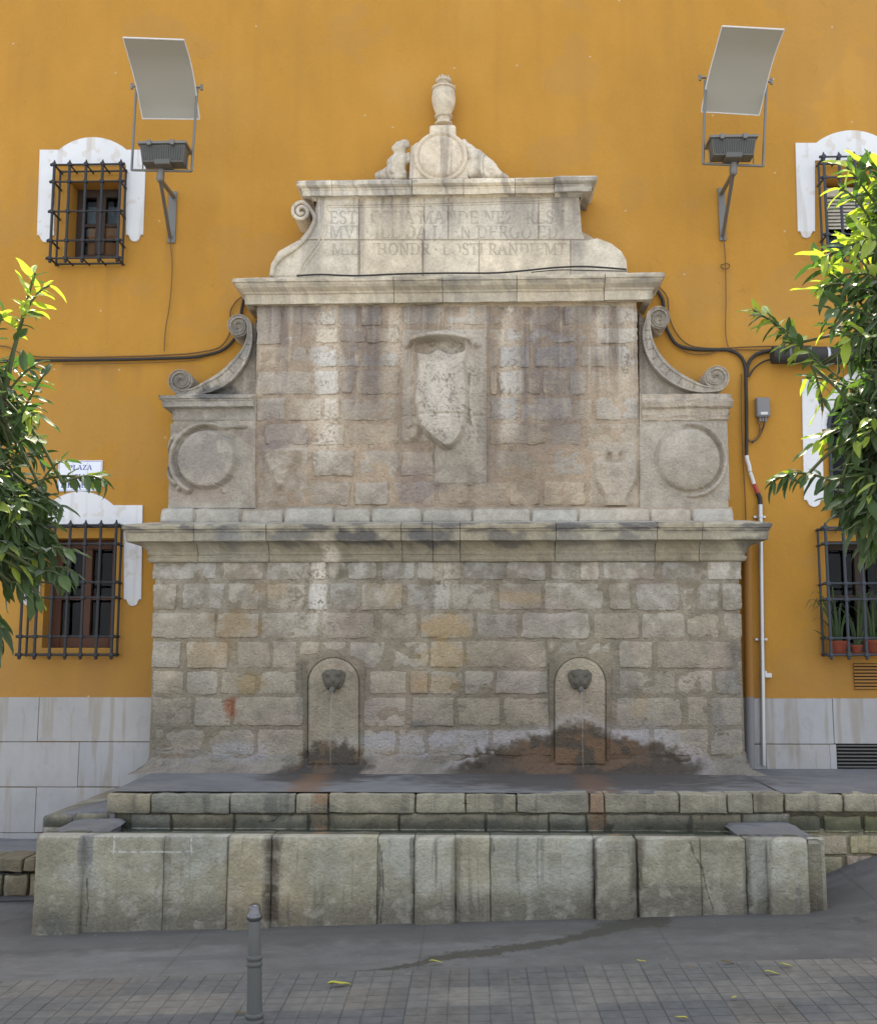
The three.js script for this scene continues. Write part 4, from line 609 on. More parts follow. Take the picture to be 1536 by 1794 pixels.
{
  const capL = (x0, x1, list, parent, o) => fp('capital', moulding([...prof(list, (x0 + x1) / 2, 0.36), [0.0, prof(list, (x0 + x1) / 2, 0.36).at(-1)[1] + 0.012]], P(x0, 700, 0.36).x, P(x1, 700, 0.36).x, 0.36, 0, o), parent);
  capL(306, 447, [[0.0, 738], [0.01, 735], [0.012, 716], [0.05, 713], [0.085, 712], [0.09, 703], [0.1, 701], [0.1, 698], [0.115, 697], [0.118, 692]], pdL, { right: false, amp: 0.006 });
  capL(1123, 1271, [[0.0, 738], [0.012, 736], [0.014, 731], [0.02, 728], [0.022, 716], [0.05, 712], [0.055, 704], [0.06, 700], [0.045, 697], [0.04, 691]], pdR, { left: false, amp: 0.016 });
  fp('broken_corner', stonePx(1272, 1285, 697, 716, 0.4, 0.1, { rough: 0.02, jit: 0.02, corner: 0.04, bev: 0.02 }), pdR);
}
// S-shaped scrolls
function scroll(o) {
  const s = o.sign, path = [], sp = (cx, cy, r, a0, turns, out) => { const n = 46; for (let i = 0; i <= n; i++) { const t = i / n, rr = out ? lerp(2.2, r, Math.pow(t, 0.9)) : lerp(r, 2.2, Math.pow(t, 1.05)), a = (((out ? a0 - turns * 360 * (1 - t) : a0 + turns * 360 * t)) * Math.PI) / 180; path.push([cx + s * rr * Math.cos(a), cy + rr * Math.sin(a), out ? lerp(1.6, 7.5, t) : lerp(7.5, 1.6, t)]); } };
  sp(...o.up, 0, 1.75, true);
  const cv = new THREE.CatmullRomCurve3(o.mid.map(([x, y, t]) => V(x, y, t))); for (let i = 1; i < 40; i++) { const q = cv.getPoint(i / 40); path.push([q.x, q.y, q.z]); }
  sp(...o.low, 90, 1.75, false);
  const L = [], R = []; path.forEach((p, i) => { const a = path[Math.max(0, i - 1)], b = path[Math.min(path.length - 1, i + 1)], dx = b[0] - a[0], dy = b[1] - a[1], l = Math.hypot(dx, dy) || 1; L.push([p[0] - (dy / l) * p[2] / 2, p[1] + (dx / l) * p[2] / 2]); R.push([p[0] + (dy / l) * p[2] / 2, p[1] - (dx / l) * p[2] / 2]); });
  const n = path.length, pos = [], idx = [], wl = L.map(([x, y]) => P(x, y, o.zf)), wr = R.map(([x, y]) => P(x, y, o.zf)), add = (q, z) => { pos.push(q.x, q.y, z); return pos.length / 3 - 1; };
  for (let i = 0; i + 1 < n; i++) {
    const quad = (a, za, b, zb2, c, zc, d, zd) => { const k = [add(a, za), add(b, zb2), add(c, zc), add(d, zd)]; idx.push(k[0], k[1], k[2], k[0], k[2], k[3]); };
    const wob = (q) => o.zf + 0.004 * (fbm(q.x * 20, q.y * 20, 2) - 0.5), e = 0.012, lipL = (q, r) => q.clone().lerp(r, 0.2);
    const a0 = wl[i], a1 = wl[i + 1], b0 = wr[i], b1 = wr[i + 1], m0 = lipL(a0, b0), m1 = lipL(a1, b1), k0 = lipL(b0, a0), k1 = lipL(b1, a1);
    quad(a0, wob(a0), a1, wob(a1), m1, wob(m1), m0, wob(m0)); quad(m0, o.zf - e, m1, o.zf - e, k1, o.zf - e, k0, o.zf - e); quad(k0, wob(k0), k1, wob(k1), b1, wob(b1), b0, wob(b0));
    quad(m0, wob(m0), m1, wob(m1), m1, o.zf - e, m0, o.zf - e); quad(k0, o.zf - e, k1, o.zf - e, k1, wob(k1), k0, wob(k0));
    quad(a0, o.zb, a1, o.zb, a1, wob(a1), a0, wob(a0)); quad(b0, wob(b0), b1, wob(b1), b1, o.zb, b0, o.zb);
  }
  const g = new THREE.BufferGeometry(); g.setAttribute('position', new THREE.Float32BufferAttribute(pos, 3)); g.setIndex(idx); const f = g.toNonIndexed(); f.computeVertexNormals();
  const eye = (cx, cy, r) => { const c = P(cx, cy, o.zf), k = P(cx + r, cy, o.zf).x - c.x, d = new THREE.CylinderGeometry(k, k, o.zf - 0.028 - o.zb, 28).rotateX(Math.PI / 2); return d.translate(c.x, c.y, (o.zf - 0.028 + o.zb) / 2); };
  const m = fp('scroll', tint(fuv(merge([f, ...[[o.up[0], o.up[1], o.up[2] - 2], [o.low[0], o.low[1], o.low[2] - 2]].map((e) => eye(...e))]), o.zf), o.tint ?? [1, 1, 1]), fountain, o.label);
  // blocks of the band, each with its own joint
  for (const t of o.joints ?? []) { const q = cv.getPoint(t), d = cv.getTangent(t), a = P(q.x - d.y * q.z * 0.3, q.y + d.x * q.z * 0.3, o.zf - 0.01), b = P(q.x + d.y * q.z * 0.3, q.y - d.x * q.z * 0.3, o.zf - 0.01); fp('joint_ridge', tint(fuv(rod(a, b, 0.006, 5)), [0.8, 0.78, 0.74]), m); }
  if (o.fill) fp('infill_panel', stoneSlab(o.fill, 0, o.zf - 0.1, 0.008, [0.98, 0.97, 0.95]), m);
  return m;
}
scroll({ sign: 1, up: [417, 571, 20], low: [317, 666, 21], zb: 0.0, zf: 0.33, mid: [[437, 571, 7.5], [437, 592, 10], [428, 619, 17], [412, 642, 23], [392, 662, 25], [366, 676, 22], [338, 686, 13], [317, 687, 7.5]], joints: [0.2, 0.34, 0.48, 0.62, 0.76], fill: [[449, 692], [449, 560], [441, 575], [438, 610], [424, 640], [396, 668], [352, 690], [340, 692]], label: 'left scroll with a soot black lower end' });
scroll({ sign: -1, up: [1155, 557, 20], low: [1254, 660, 22], zb: 0.0, zf: 0.33, mid: [[1135, 557, 7.5], [1133, 582, 15], [1140, 612, 20], [1156, 638, 23], [1178, 658, 23], [1206, 673, 20], [1232, 681, 13], [1254, 682, 7.5]], joints: [0.12, 0.2, 0.28, 0.36, 0.44, 0.52, 0.64, 0.76], fill: [[1119, 694], [1119, 545], [1128, 560], [1127, 590], [1137, 620], [1160, 655], [1200, 682], [1262, 694]], label: 'right scroll with a clean pale edge' });
// inscribed tablet
{
  const zt = 0.37, t = fp('inscription_tablet', null), S = (pts, label) => fp('stone_slab', stoneSlab(pts, 0, zt, 0.005), t, label);
  S([[541, 400], [552, 375], [556, 345], [628, 345], [628, 419], [526, 419]]); S([[630, 345], [742, 345], [742, 419], [630, 419]]); S([[744, 345], [784, 345], [784, 419], [744, 419]]); S([[786, 345], [942, 345], [942, 419], [786, 419]]); S([[944, 345], [1014, 345], [1017, 380], [1019, 408], [1024, 419], [944, 419]]);
  S([[522, 421], [627, 421], [627, 486], [471, 486], [475, 462], [488, 440]]); S([[631, 421], [739, 421], [739, 486], [631, 486]]); S([[742, 421], [838, 421], [838, 486], [742, 486]]); S([[840, 421], [998, 421], [998, 486], [840, 486]]); S([[1000, 421], [1026, 421], [1046, 417], [1070, 426], [1088, 440], [1097, 456], [1099, 486], [1000, 486]]);
  fp('backing', stoneSlab([[474, 484], [492, 442], [524, 420], [545, 398], [556, 346], [1013, 346], [1018, 405], [1044, 420], [1094, 455], [1096, 484]], 0, zt - 0.005, 0.004, [0.62, 0.58, 0.54]), t);
  const line = (pts, r) => { const w = pts.map(([x, y]) => P(x, y, zt + 0.001)), L = []; for (let i = 0; i + 1 < w.length; i++) L.push(rod(w[i], w[i + 1], r, 6)); return tint(fuv(merge(L), zt)); };
  const path = [[522, 484], [530, 462], [544, 443], [557, 425], [566, 404], [570, 380], [571, 359], [700, 357], [850, 353], [977, 349]];
  fp('border_moulding', line(path, 0.011), t); fp('border_moulding', line(path.map(([x, y]) => [x + 5, y + 4.5]), 0.006), t);
  // small volute at the left, the right one is lost
  const c = [528, 371], L = []; const pts = []; for (let i = 0; i <= 60; i++) { const a = (i / 60) * 1.7 * Math.PI * 2, r = lerp(3, 17, i / 60); pts.push(P(c[0] + r * Math.cos(a + 0.6), c[1] + r * Math.sin(a + 0.6), zt + 0.012)); } for (const [x, y] of [[551, 380], [546, 400], [534, 419], [514, 437], [494, 450], [480, 466], [476, 484]]) pts.push(P(x, y, zt + 0.012));
  const v = fp('volute', tint(fuv(tube(pts, 0.02, 160, 7), zt)), t); const k = P(c[0], c[1], zt), kr = P(c[0] + 15, c[1], zt).x - k.x; fp('volute_eye', tint(fuv(new THREE.CylinderGeometry(kr, kr, zt - 0.03, 24).rotateX(Math.PI / 2).translate(k.x, k.y, zt / 2 - 0.01), zt), [0.9, 0.88, 0.85]), v);
}
// top cornice
{
  const x0 = P(549, 350, 0.34).x, x1 = P(1012, 350, 0.34).x, zb = 0.35;
  corniceRun('top_cornice', [...prof([[0.0, 350], [0.015, 347], [0.02, 343], [0.05, 341], [0.09, 340], [0.093, 331], [0.1, 330], [0.103, 326], [0.12, 325], [0.14, 321], [0.146, 315]], 782, zb), [0.12, P(782, 315, zb + 0.12).y + 0.01], [-0.1, P(782, 315, zb + 0.12).y + 0.03]], [582, 722, 812, 902, 971], zb, 0, x0, x1, { py: 330, amp: 0.005, step: { 5: 0.026 } });
}
// crowning piece: disc between two worn lions, and the urn
{
  const zc = 0.26, b = fp('pediment', stoneSlab([[716, 313], [720, 256], [728, 250], [742, 245], [750, 237], [799, 237], [806, 245], [815, 252], [820, 313]], 0.02, zc, 0.012, [1.02, 1, 0.98]));
  { const dc = P(772, 275, zc), k = P(773, 275, zc).x - dc.x; fp('disc', tint(fuv(new THREE.LatheGeometry([[47, -0.03], [47, 0.012], [45, 0.024], [41, 0.026], [40, 0.012], [38, 0.012], [36, 0.034], [28, 0.03], [16, 0.022], [0.01, 0.018]].map(([r, z]) => new THREE.Vector2(r * k, z)), 48).rotateX(Math.PI / 2).translate(dc.x, dc.y, zc), zc + 0.03), [1.03, 0.99, 0.95]), b); }
  fp('urn_base', stonePx(751, 799, 217, 240, zc + 0.02, 0.03, { rough: 0.01, bev: 0.02, corner: 0.03 }), b);
  const C = (x0, y0, r0, x1, y1, r1, z0 = 0.17, z1 = z0) => { const p = P(x0, y0, z0), q = P(x1, y1, z1), s = 1 / 178; return [p.x, p.y, z0, r0 * s, q.x, q.y, z1, r1 * s]; };
  const cl = P(690, 284, 0.17), cr = P(850, 284, 0.17);
  fp('lion_carving', blob([C(700, 258, 10, 708, 254, 9, 0.19), C(692, 262, 5, 690, 260, 4, 0.2), C(712, 252, 4, 713, 249, 3), C(703, 268, 8, 692, 286, 14, 0.17), C(692, 286, 13, 700, 300, 12), C(684, 300, 10, 662, 308, 6, 0.2), C(690, 304, 9, 708, 308, 8), C(704, 280, 6, 716, 272, 5, 0.2), C(704, 288, 5, 718, 280, 4, 0.2), C(664, 309, 5, 700, 311, 6, 0.2)], 0.011, V(cl.x, cl.y, 0.17), 0.3, 60, { rough: 0.009 }), b, 'seated lion with head, eroded, left of the disc');
  fp('lion_carving', blob([C(812, 250, 6, 820, 264, 8, 0.18), C(822, 262, 8, 838, 280, 14, 0.17), C(838, 280, 14, 856, 296, 15), C(846, 288, 13, 872, 306, 8), C(868, 304, 7, 886, 311, 4, 0.2), C(826, 276, 9, 830, 302, 9, 0.2), C(816, 288, 7, 822, 306, 7, 0.21), C(838, 298, 12, 850, 308, 8, 0.2), C(822, 310, 4, 880, 312, 4)], 0.011, V(cr.x, cr.y, 0.17), 0.32, 60, { rough: 0.011 }), b, 'headless eroded lion right of the disc');
  const y = (py) => P(777, py, 0.14).y, k = 1 / 177, c = P(777, 180, 0.14);
  const L = [[0, 219], [15, 219], [15.5, 216], [13, 214], [11, 211], [11.5, 208], [15.5, 206.5], [16, 204], [12.5, 202], [14, 199], [18, 190], [21, 178], [21.3, 170], [19.6, 162], [18.2, 159.5], [21.2, 158], [21, 155.5], [16, 153], [10, 151], [9, 148], [10, 146], [14.5, 144.5], [14.5, 141.5], [12.5, 140], [0, 140]].map(([r, py]) => new THREE.Vector2(r * k, y(py)));
  const u = fp('urn', tint(fuv(toCreasedNormals(new THREE.LatheGeometry(L, 36), 0.5).translate(c.x, 0, 0.14), 0.26), [1.02, 1, 0.97]));
  for (let i = 0; i < 11; i++) { const a = (i / 11) * Math.PI * 2, rr = i % 2 ? 6.5 : 9.5; fp('flame_tip', tint(fuv(rod(V(c.x + Math.cos(a) * rr * k, y(142), 0.14 + Math.sin(a) * rr * k), V(c.x + Math.cos(a + 0.3) * rr * 0.85 * k, y(133 + 2 * (i % 3)), 0.14 + Math.sin(a + 0.3) * rr * 0.85 * k), 2.9 * k, 6, 1.5 * k), 0.2)), u); }
}
// raised ledge behind the trough
{
  const l = fp('ledge', null), yT = (x, z) => lerp(0.862, 0.872, ss(1.7, 0.5, z)) + 0.006 * fbm(x * 1.5, z * 2, 3), xl = P(187, 1400, 1.7).x, xr = P(1372, 1400, 1.7).x;
  const top = grid(150, 34, (u, v) => { const x = lerp(xl + 0.01, xr, u), z = lerp(1.66, 0.02, v); return [x, yT(x, z) + (z < 0.6 ? 0 : 0), z]; });
  part(l, 'cement_top', planeUV(merge([top, boxG(xl + 0.02, xr, 0.1, 0.845, 0.02, 1.6)]), 10, 2.5, -4, 0, 'X', 'Z'), M.cement);
  const js = [187, 264, 402, 518, 575, 727, 815, 904, 1033, 1058, 1190, 1274, 1319, 1373];
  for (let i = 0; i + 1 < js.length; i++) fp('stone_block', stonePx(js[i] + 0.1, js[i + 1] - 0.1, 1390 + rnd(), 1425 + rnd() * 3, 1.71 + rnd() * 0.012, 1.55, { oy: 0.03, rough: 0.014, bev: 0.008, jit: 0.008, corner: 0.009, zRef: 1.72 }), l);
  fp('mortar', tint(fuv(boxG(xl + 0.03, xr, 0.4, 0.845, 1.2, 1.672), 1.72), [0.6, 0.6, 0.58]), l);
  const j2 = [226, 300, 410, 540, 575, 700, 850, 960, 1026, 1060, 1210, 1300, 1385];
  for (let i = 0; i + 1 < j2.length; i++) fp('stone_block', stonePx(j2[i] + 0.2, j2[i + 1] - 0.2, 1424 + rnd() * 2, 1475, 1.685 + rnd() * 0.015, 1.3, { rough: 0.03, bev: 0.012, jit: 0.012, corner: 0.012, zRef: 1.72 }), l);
  // cement apron falling away at the left end
  const A = P(74, 1425, 1.72), B = P(188, 1425, 1.72), wedge = new THREE.Shape([[A.x + 0.02, 1.67], [B.x + 0.03, 1.67], [B.x + 0.03, 0.75], [lerp(A.x, B.x, 0.55), 1.2]].map(([x, z]) => new THREE.Vector2(x, -z)));
  const ap = new THREE.ExtrudeGeometry(wedge, { depth: 0.66, bevelEnabled: true, bevelSize: 0.02, bevelThickness: 0.02, bevelSegments: 2 }).rotateX(-Math.PI / 2); { const p = ap.attributes.position; for (let i = 0; i < p.count; i++) if (p.getY(i) > 0.6) p.setY(i, p.getY(i) + 0.07 * ss(A.x, B.x, p.getX(i))); ap.computeVertexNormals(); }
  part(l, 'cement_apron', planeUV(ap, 10, 2.5, -4, 0, 'X', 'Z'), M.cement);
  fp('stone_block', stonePx(74, 128, 1427, 1470, 1.715, 0.03, { rough: 0.02, bev: 0.02, jit: 0.02, zRef: 1.72, tint: [0.8, 0.8, 0.78] }), l); fp('stone_block', stonePx(130, 190, 1424, 1470, 1.71, 0.9, { rough: 0.02, bev: 0.02, jit: 0.02, zRef: 1.72, tint: [0.8, 0.8, 0.78] }), l);
}
// trough
{
  const t = fp('basin', null), yt = 0.665, Z = 2.42;
  const slabs = [[62, 140, 1], [144, 286, 0], [288, 398, 0], [400, 471, 1], [476, 660, 0], [663, 725, 0], [727, 796, 1], [798, 857, 0], [860, 1040, 0], [1043, 1113, 1], [1118, 1226, 0], [1228, 1306, 0], [1308, 1345, 0], [1347, 1415, 1], [1417, 1445, 0]];
  slabs.forEach(([x0, x1, pil], i) => {
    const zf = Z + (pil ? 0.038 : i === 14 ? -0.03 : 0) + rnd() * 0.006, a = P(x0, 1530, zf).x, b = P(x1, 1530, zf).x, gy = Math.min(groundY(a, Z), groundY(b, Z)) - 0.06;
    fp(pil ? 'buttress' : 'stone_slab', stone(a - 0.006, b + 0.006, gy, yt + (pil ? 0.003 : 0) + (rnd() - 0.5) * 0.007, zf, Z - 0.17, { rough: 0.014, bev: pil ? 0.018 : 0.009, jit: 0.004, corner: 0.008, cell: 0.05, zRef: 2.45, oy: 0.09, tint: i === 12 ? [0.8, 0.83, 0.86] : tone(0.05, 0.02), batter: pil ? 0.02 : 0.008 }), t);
  });
  fp('mortar', tint(fuv(boxG(P(66, 1530, Z).x, P(1440, 1530, Z).x, -0.2, yt - 0.04, Z - 0.16, Z - 0.012), 2.45, 0.09), [0.62, 0.6, 0.56]), t);
  const xa = P(64, 1470, Z).x, xb = P(1443, 1470, Z).x, li = P(176, 1453, 2.27).x, ri = P(1302, 1458, 2.27).x;
  // end walls, seen from above
  for (const [n, x0, x1] of [['end_wall', xa, li], ['end_wall', ri, xb]]) {
    const topG = grid(14, 22, (u, v) => { const z = lerp(2.4, 1.69, v), x = lerp(x0, x1, u), e = Math.min(x - x0, x1 - x); return [x, yt - 0.004 - 0.03 * (1 - ss(0, 0.04, e)) + 0.018 * (fbm(x * 7, z * 7, 3) - 0.5), z]; });
    const g = merge([topG, boxG(x0 + 0.03, x1 - 0.03, -0.1, yt - 0.035, 1.71, 2.3)]);
    part(t, n, planeUV(g, 10, 2.5, -4, 0.3, 'X', 'Z'), M.cement);
  }
  fp('trough_floor', tint(fuv(boxG(li - 0.02, ri + 0.02, -0.05, 0.3, 1.6, 2.26)), [0.3, 0.3, 0.26]), t);
  const wg = grid(120, 10, (u, v) => [lerp(li - 0.01, ri + 0.01, u), 0.588 + 0.0012 * fbm(u * 80, v * 9, 2), lerp(2.26, 1.6, v)]);
  const w = struct('water', wg, M.water); w.name = 'water';
}
settle(fountain, -0.25, 0, 0.4);
// thin streams of water from the two spouts
for (const [e, label] of [[J1, 'thin falling thread of water from the left lion spout'], [J2, 'thin falling thread of water from the right lion spout']]) {
  const pts = []; for (let i = 0; i <= 14; i++) { const t = i / 14; pts.push(V(e.x + 0.003 * Math.sin(i), lerp(e.y - 0.005, 0.872, t * t * 0.6 + t * 0.4), e.z + 0.05 * Math.sqrt(t) * 0.8)); }
  solo('water_jet', tube(pts, 0.0075, 50, 6), M.jet, label, 'water jet', 'jets of the two spouts');
}
// ledge that runs on to the right
{
  const t = thing('stone_ledge', 'low stone ledge with a dark cement top running right from the fountain', 'ledge'), x0 = P(1373, 1400, 1.7).x + 0.004, x1 = 7.5;
  part(t, 'cement_top', planeUV(merge([grid(80, 30, (u, v) => { const x = lerp(x0, x1, u), z = lerp(1.64, 0.02, v); return [x, 0.868 + 0.006 * fbm(x * 1.5, z * 2, 3), z]; }), boxG(x0, x1, 0.05, 0.84, 0.02, 1.58)]), 10, 2.5, -4, 0, 'X', 'Z'), M.cement);
  for (const [a, b] of [[1374, 1476], [1478, 1560], [1562, 1700], [1702, 1860]]) part(t, 'stone_slab', stonePx(a, b, 1391, 1424, 1.7 + rnd() * 0.01, 1.55, { oy: 0.03, rough: 0.008, bev: 0.012, zRef: 1.72, tint: [1.08, 1.06, 1.02] }), M.stone);
  for (const [y0, y1, xs] of [[1428, 1460, [1366, 1440, 1511, 1600, 1700, 1820]], [1463, 1498, [1380, 1487, 1580, 1690, 1840]], [1500, 1540, [1380, 1480, 1600, 1840]]]) for (let i = 0; i + 1 < xs.length; i++) part(t, 'stone_block', stonePx(xs[i] + 2, xs[i + 1] - 2, y0, y1, 1.63 + rnd() * 0.015, 1.3, { rough: 0.01, bev: 0.01, jit: 0.012, corner: 0.014, zRef: 1.68, tint: [1.1, 1.04, 0.92].map((c) => c * (0.9 + 0.2 * rnd())) }), M.stone);
  part(t, 'mortar', tint(fuv(boxG(x0, x1, 0.1, 0.84, 1.5, 1.61)), [0.75, 0.72, 0.65]), M.stone);
  settle(t, 4, 0.3, 1.2);
}
// low bank at the left
{
  const t = thing('stone_bank', 'low rough stone bank with a dark cement top left of the trough', 'low wall'), z1 = 1.45, x1 = P(60, 1520, z1).x, x0 = -7;
  part(t, 'cement_top', planeUV(merge([grid(60, 30, (u, v) => { const x = lerp(x0, x1, u), z = lerp(z1 - 0.02, 0.02, v); return [x, 0.29 - 0.08 * v + 0.05 * ss(-3.7, -3.3, x) + 0.025 * (fbm(x * 4, z * 5, 3) - 0.5), z]; }), boxG(x0, x1, -0.2, 0.18, 0.02, z1 - 0.06)]), 10, 2.5, -4, 0, 'X', 'Z'), M.cement);
  for (const [y0, y1, xs] of [[1503, 1530, [-220, -130, -60, -10, 40, 66]], [1532, 1572, [-240, -150, -70, 4, 50, 68]]]) for (let i = 0; i + 1 < xs.length; i++) part(t, 'stone_block', stonePx(xs[i] + 1, xs[i + 1] - 1, y0, y1, z1 + rnd() * 0.03, z1 - 0.3, { rough: 0.015, bev: 0.01, jit: 0.012, corner: 0.012, zRef: 1.72, tint: [0.62, 0.57, 0.52] }), M.stone);
  settle(t, -5, 0, 0.8);
}

// ---------------------------------------------------------------- things on the wall
function floodlight(o) {
  const t = thing('floodlight', o.label, 'floodlight', 'indirect floodlights on the wall');
  // curved reflector sheet, leaning out at the top
  const rows = o.sheet.map(([xl, yl, xr, yr, z]) => [P(xl, yl, z), P(xr, yr, z)]), cl = new THREE.CatmullRomCurve3(rows.map((r) => r[0])), cr = new THREE.CatmullRomCurve3(rows.map((r) => r[1]));
  const f = grid(6, 24, (u, v) => cl.getPoint(1 - v).lerp(cr.getPoint(1 - v), u).toArray()), bk = grid(6, 24, (u, v) => { const q = cl.getPoint(1 - v).lerp(cr.getPoint(1 - v), 1 - u); return [q.x, q.y + 0.006, q.z - 0.008]; });
  const r = part(t, 'reflector_sheet', planeUV(merge([f, bk]), 1, 1), M.reflector);
  const edge = (pts) => tube(pts, 0.006, 30, 5), along = (c) => Array.from({ length: 9 }, (_, i) => c.getPoint(i / 8));
  part(r, 'rim', merge([edge(along(cl)), edge(along(cr)), rod(cl.getPoint(0), cr.getPoint(0), 0.008, 6), rod(cl.getPoint(1), cr.getPoint(1), 0.006, 6)]), M.whitePlastic);
  // yoke
  const z = o.zy, yk = o.yoke.map(([x, y]) => P(x, y, z)), L = []; for (let i = 0; i + 1 < yk.length; i++) L.push(rod(yk[i], yk[i + 1], 0.0125, 8)); part(t, 'yoke', merge(L), M.galv);
  for (const [x, y, s] of o.knobs) { const k = P(x, y, z); part(t, 'knob', merge([rod(V(k.x - 0.03, k.y, k.z), V(k.x + 0.03, k.y, k.z), 0.012, 8), boxG(k.x + s * 0.03 - 0.012, k.x + s * 0.03 + 0.012, k.y - 0.03, k.y + 0.03, k.z - 0.01, k.z + 0.01, 0.004)]), M.galv); }
  // lamp housing: open box pointing up, ribbed front
  const [x0, x1, y0, y1] = o.lamp, zl = z + 0.1, a = P(x0, y0, zl), b = P(x1, y0, zl), c = P(x0 + 4, y1, zl), dd = P(x1 - 4, y1, zl), h = part(t, 'lamp_housing', null);
  const sh = new THREE.Shape([[c.x, c.y], [dd.x, dd.y], [b.x, b.y], [a.x, a.y]].map(([x, y]) => new THREE.Vector2(x, y)));
  part(h, 'body', new THREE.ExtrudeGeometry(sh, { depth: 0.14, bevelEnabled: true, bevelSize: 0.006, bevelThickness: 0.006, bevelSegments: 2 }).translate(0, 0, z - 0.04), M.lampGrey);
  for (let i = 0; i < 18; i++) { const u = (i + 0.5) / 18, p = V(lerp(c.x, dd.x, u), lerp(c.y, dd.y, u) + 0.012, zl + 0.012), q = V(lerp(a.x, b.x, u), lerp(a.y, b.y, u) - 0.03, zl + 0.012); part(h, 'cooling_fin', rod(p, q, 0.0048, 4), M.lampGrey); }
  part(h, 'lid_rim', boxG(a.x - 0.02, b.x + 0.02, a.y - 0.012, a.y + 0.014, z - 0.12, zl + 0.03, 0.006), M.galv);
  for (const u of [0.22, 0.74]) part(h, 'clip', boxG(lerp(a.x, b.x, u) - 0.018, lerp(a.x, b.x, u) + 0.018, a.y - 0.03, a.y + 0.02, zl + 0.02, zl + 0.045, 0.004), M.galv);
  const mx = (c.x + dd.x) / 2; part(h, 'ballast_box', boxG(mx - 0.075, mx + 0.075, c.y - 0.035, c.y + 0.02, z - 0.03, zl + 0.02, 0.01), M.lampGrey);
  for (const s of [[a, c], [b, dd]]) part(h, 'lamp_stay', rod(V(s[0].x, s[0].y - 0.09, z), V(s[0].x, yk[1].y, z), 0.007, 6), M.galv);
  // swivel and arm down to the wall
  const j0 = P(...o.joint[0], z), j1 = P(...o.joint[1], z - 0.02), w0 = P(...o.wall[0], 0.03), w1 = P(...o.wall[1], 0.03);
  part(t, 'swivel', merge([rod(j0, j1, 0.032, 10, 0.038), new THREE.SphereGeometry(0.036, 12, 8).translate(j1.x, j1.y, j1.z)]), M.galv);
  part(t, 'arm', merge([rod(j1, w0, 0.022, 8), rod(j1, w1, 0.018, 8)]), M.galv);
  part(t, 'wall_plate', boxG(Math.min(w0.x, w1.x) - 0.03, Math.max(w0.x, w1.x) + 0.03, w1.y - 0.05, w0.y + 0.06, 0.001, 0.02, 0.004), M.galv);
  settle(t, w0.x, w1.y, 0.02);
}
floodlight({ label: 'tall grey floodlight with curved reflector above the left upper window', zy: 0.72, sheet: [[216, 66, 323, 70, 1.2], [227, 105, 334, 108, 0.98], [238, 146, 342, 149, 0.8], [246, 185, 347, 187, 0.66], [250, 208, 350, 209, 0.6]], yoke: [[239, 153], [231, 298], [336, 300], [346, 155]], knobs: [[237, 151, -1], [348, 153, 1]], lamp: [246, 324, 252, 283], joint: [[283, 296], [281, 314]], wall: [[304, 344], [298, 416]] });
floodlight({ label: 'tall grey floodlight with curved reflector right of the urn', zy: 0.72, sheet: [[1264, 46, 1373, 52, 1.2], [1252, 90, 1357, 94, 0.98], [1240, 135, 1344, 140, 0.8], [1231, 178, 1334, 182, 0.66], [1228, 196, 1329, 202, 0.6]], yoke: [[1235, 140], [1231, 287], [1336, 291], [1342, 148]], knobs: [[1231, 136, -1], [1345, 143, 1]], lamp: [1246, 1323, 241, 271], joint: [[1284, 284], [1284, 302]], wall: [[1264, 338], [1266, 412]] });
// street sign of glazed tiles
{
  const cv = document.createElement('canvas'); cv.width = 384; cv.height = 272; const c = cv.getContext('2d'); c.fillStyle = '#e9edf6'; c.fillRect(0, 0, 384, 272); c.strokeStyle = '#5a69b5'; c.lineWidth = 4; c.strokeRect(10, 10, 364, 252); c.fillStyle = '#3d4a9a'; c.textAlign = 'center';
  c.font = 'bold 60px serif'; c.fillText('PLAZA', 192, 84); c.font = 'bold 62px serif'; c.fillText('CIA', 192, 166); c.font = 'bold 66px serif'; c.fillText('L·ROMNAL', 192, 242, 330);
  const m = std({ map: new THREE.CanvasTexture(cv), roughness: 0.2 }); m.map.colorSpace = THREE.SRGBColorSpace;
  const r = rectPx(103, 180, 807, 861), t = thing('street_sign', 'white glazed tile street sign with blue letters behind the left branch', 'street sign');
  for (let i = 0; i < 3; i++) for (let j = 0; j < 2; j++) { const x0 = lerp(r.x0, r.x1, i / 3) + 0.001, x1 = lerp(r.x0, r.x1, (i + 1) / 3) - 0.001, y0 = lerp(r.y0, r.y1, j / 2) + 0.001, y1 = lerp(r.y0, r.y1, (j + 1) / 2) - 0.001; part(t, 'tile', planeUV(boxG(x0, x1, y0, y1, 0.001, 0.014, 0.002), r.x1 - r.x0, r.y1 - r.y0, r.x0, r.y0), m); }
  settle(t, (r.x0 + r.x1) / 2, r.y0, 0);
}
// cables
const wire = (name, pts, r, mat, label, cat = 'cable') => solo(name, tube(pts.map(([x, y, z = 0.03]) => P(x, y, z)), r, Math.max(40, pts.length * 12), 6), mat, label, cat);
wire('cable', [[-60, 634], [40, 632], [120, 631], [200, 630], [280, 628], [350, 624], [395, 610], [418, 580], [424, 540], [430, 515]], 0.015, M.cable, 'thick black cable running left along the wall from the left scroll');
wire('cable', [[-60, 610], [10, 607], [45, 622], [120, 626], [200, 625], [290, 622], [350, 617], [388, 606], [405, 575], [404, 545], [415, 527], [430, 516]], 0.007, M.cableBrown, 'thin brown cable above the thick one at left');
wire('cable', [[110, 638], [200, 637], [300, 634], [345, 630], [372, 618]], 0.004, M.cableBrown, 'thinnest brown wire sagging below the thick left cable');
wire('cable', [[298, 420], [302, 460], [298, 530], [290, 580], [288, 615]], 0.005, M.cableBrown, 'brown wire dropping from the left floodlight');
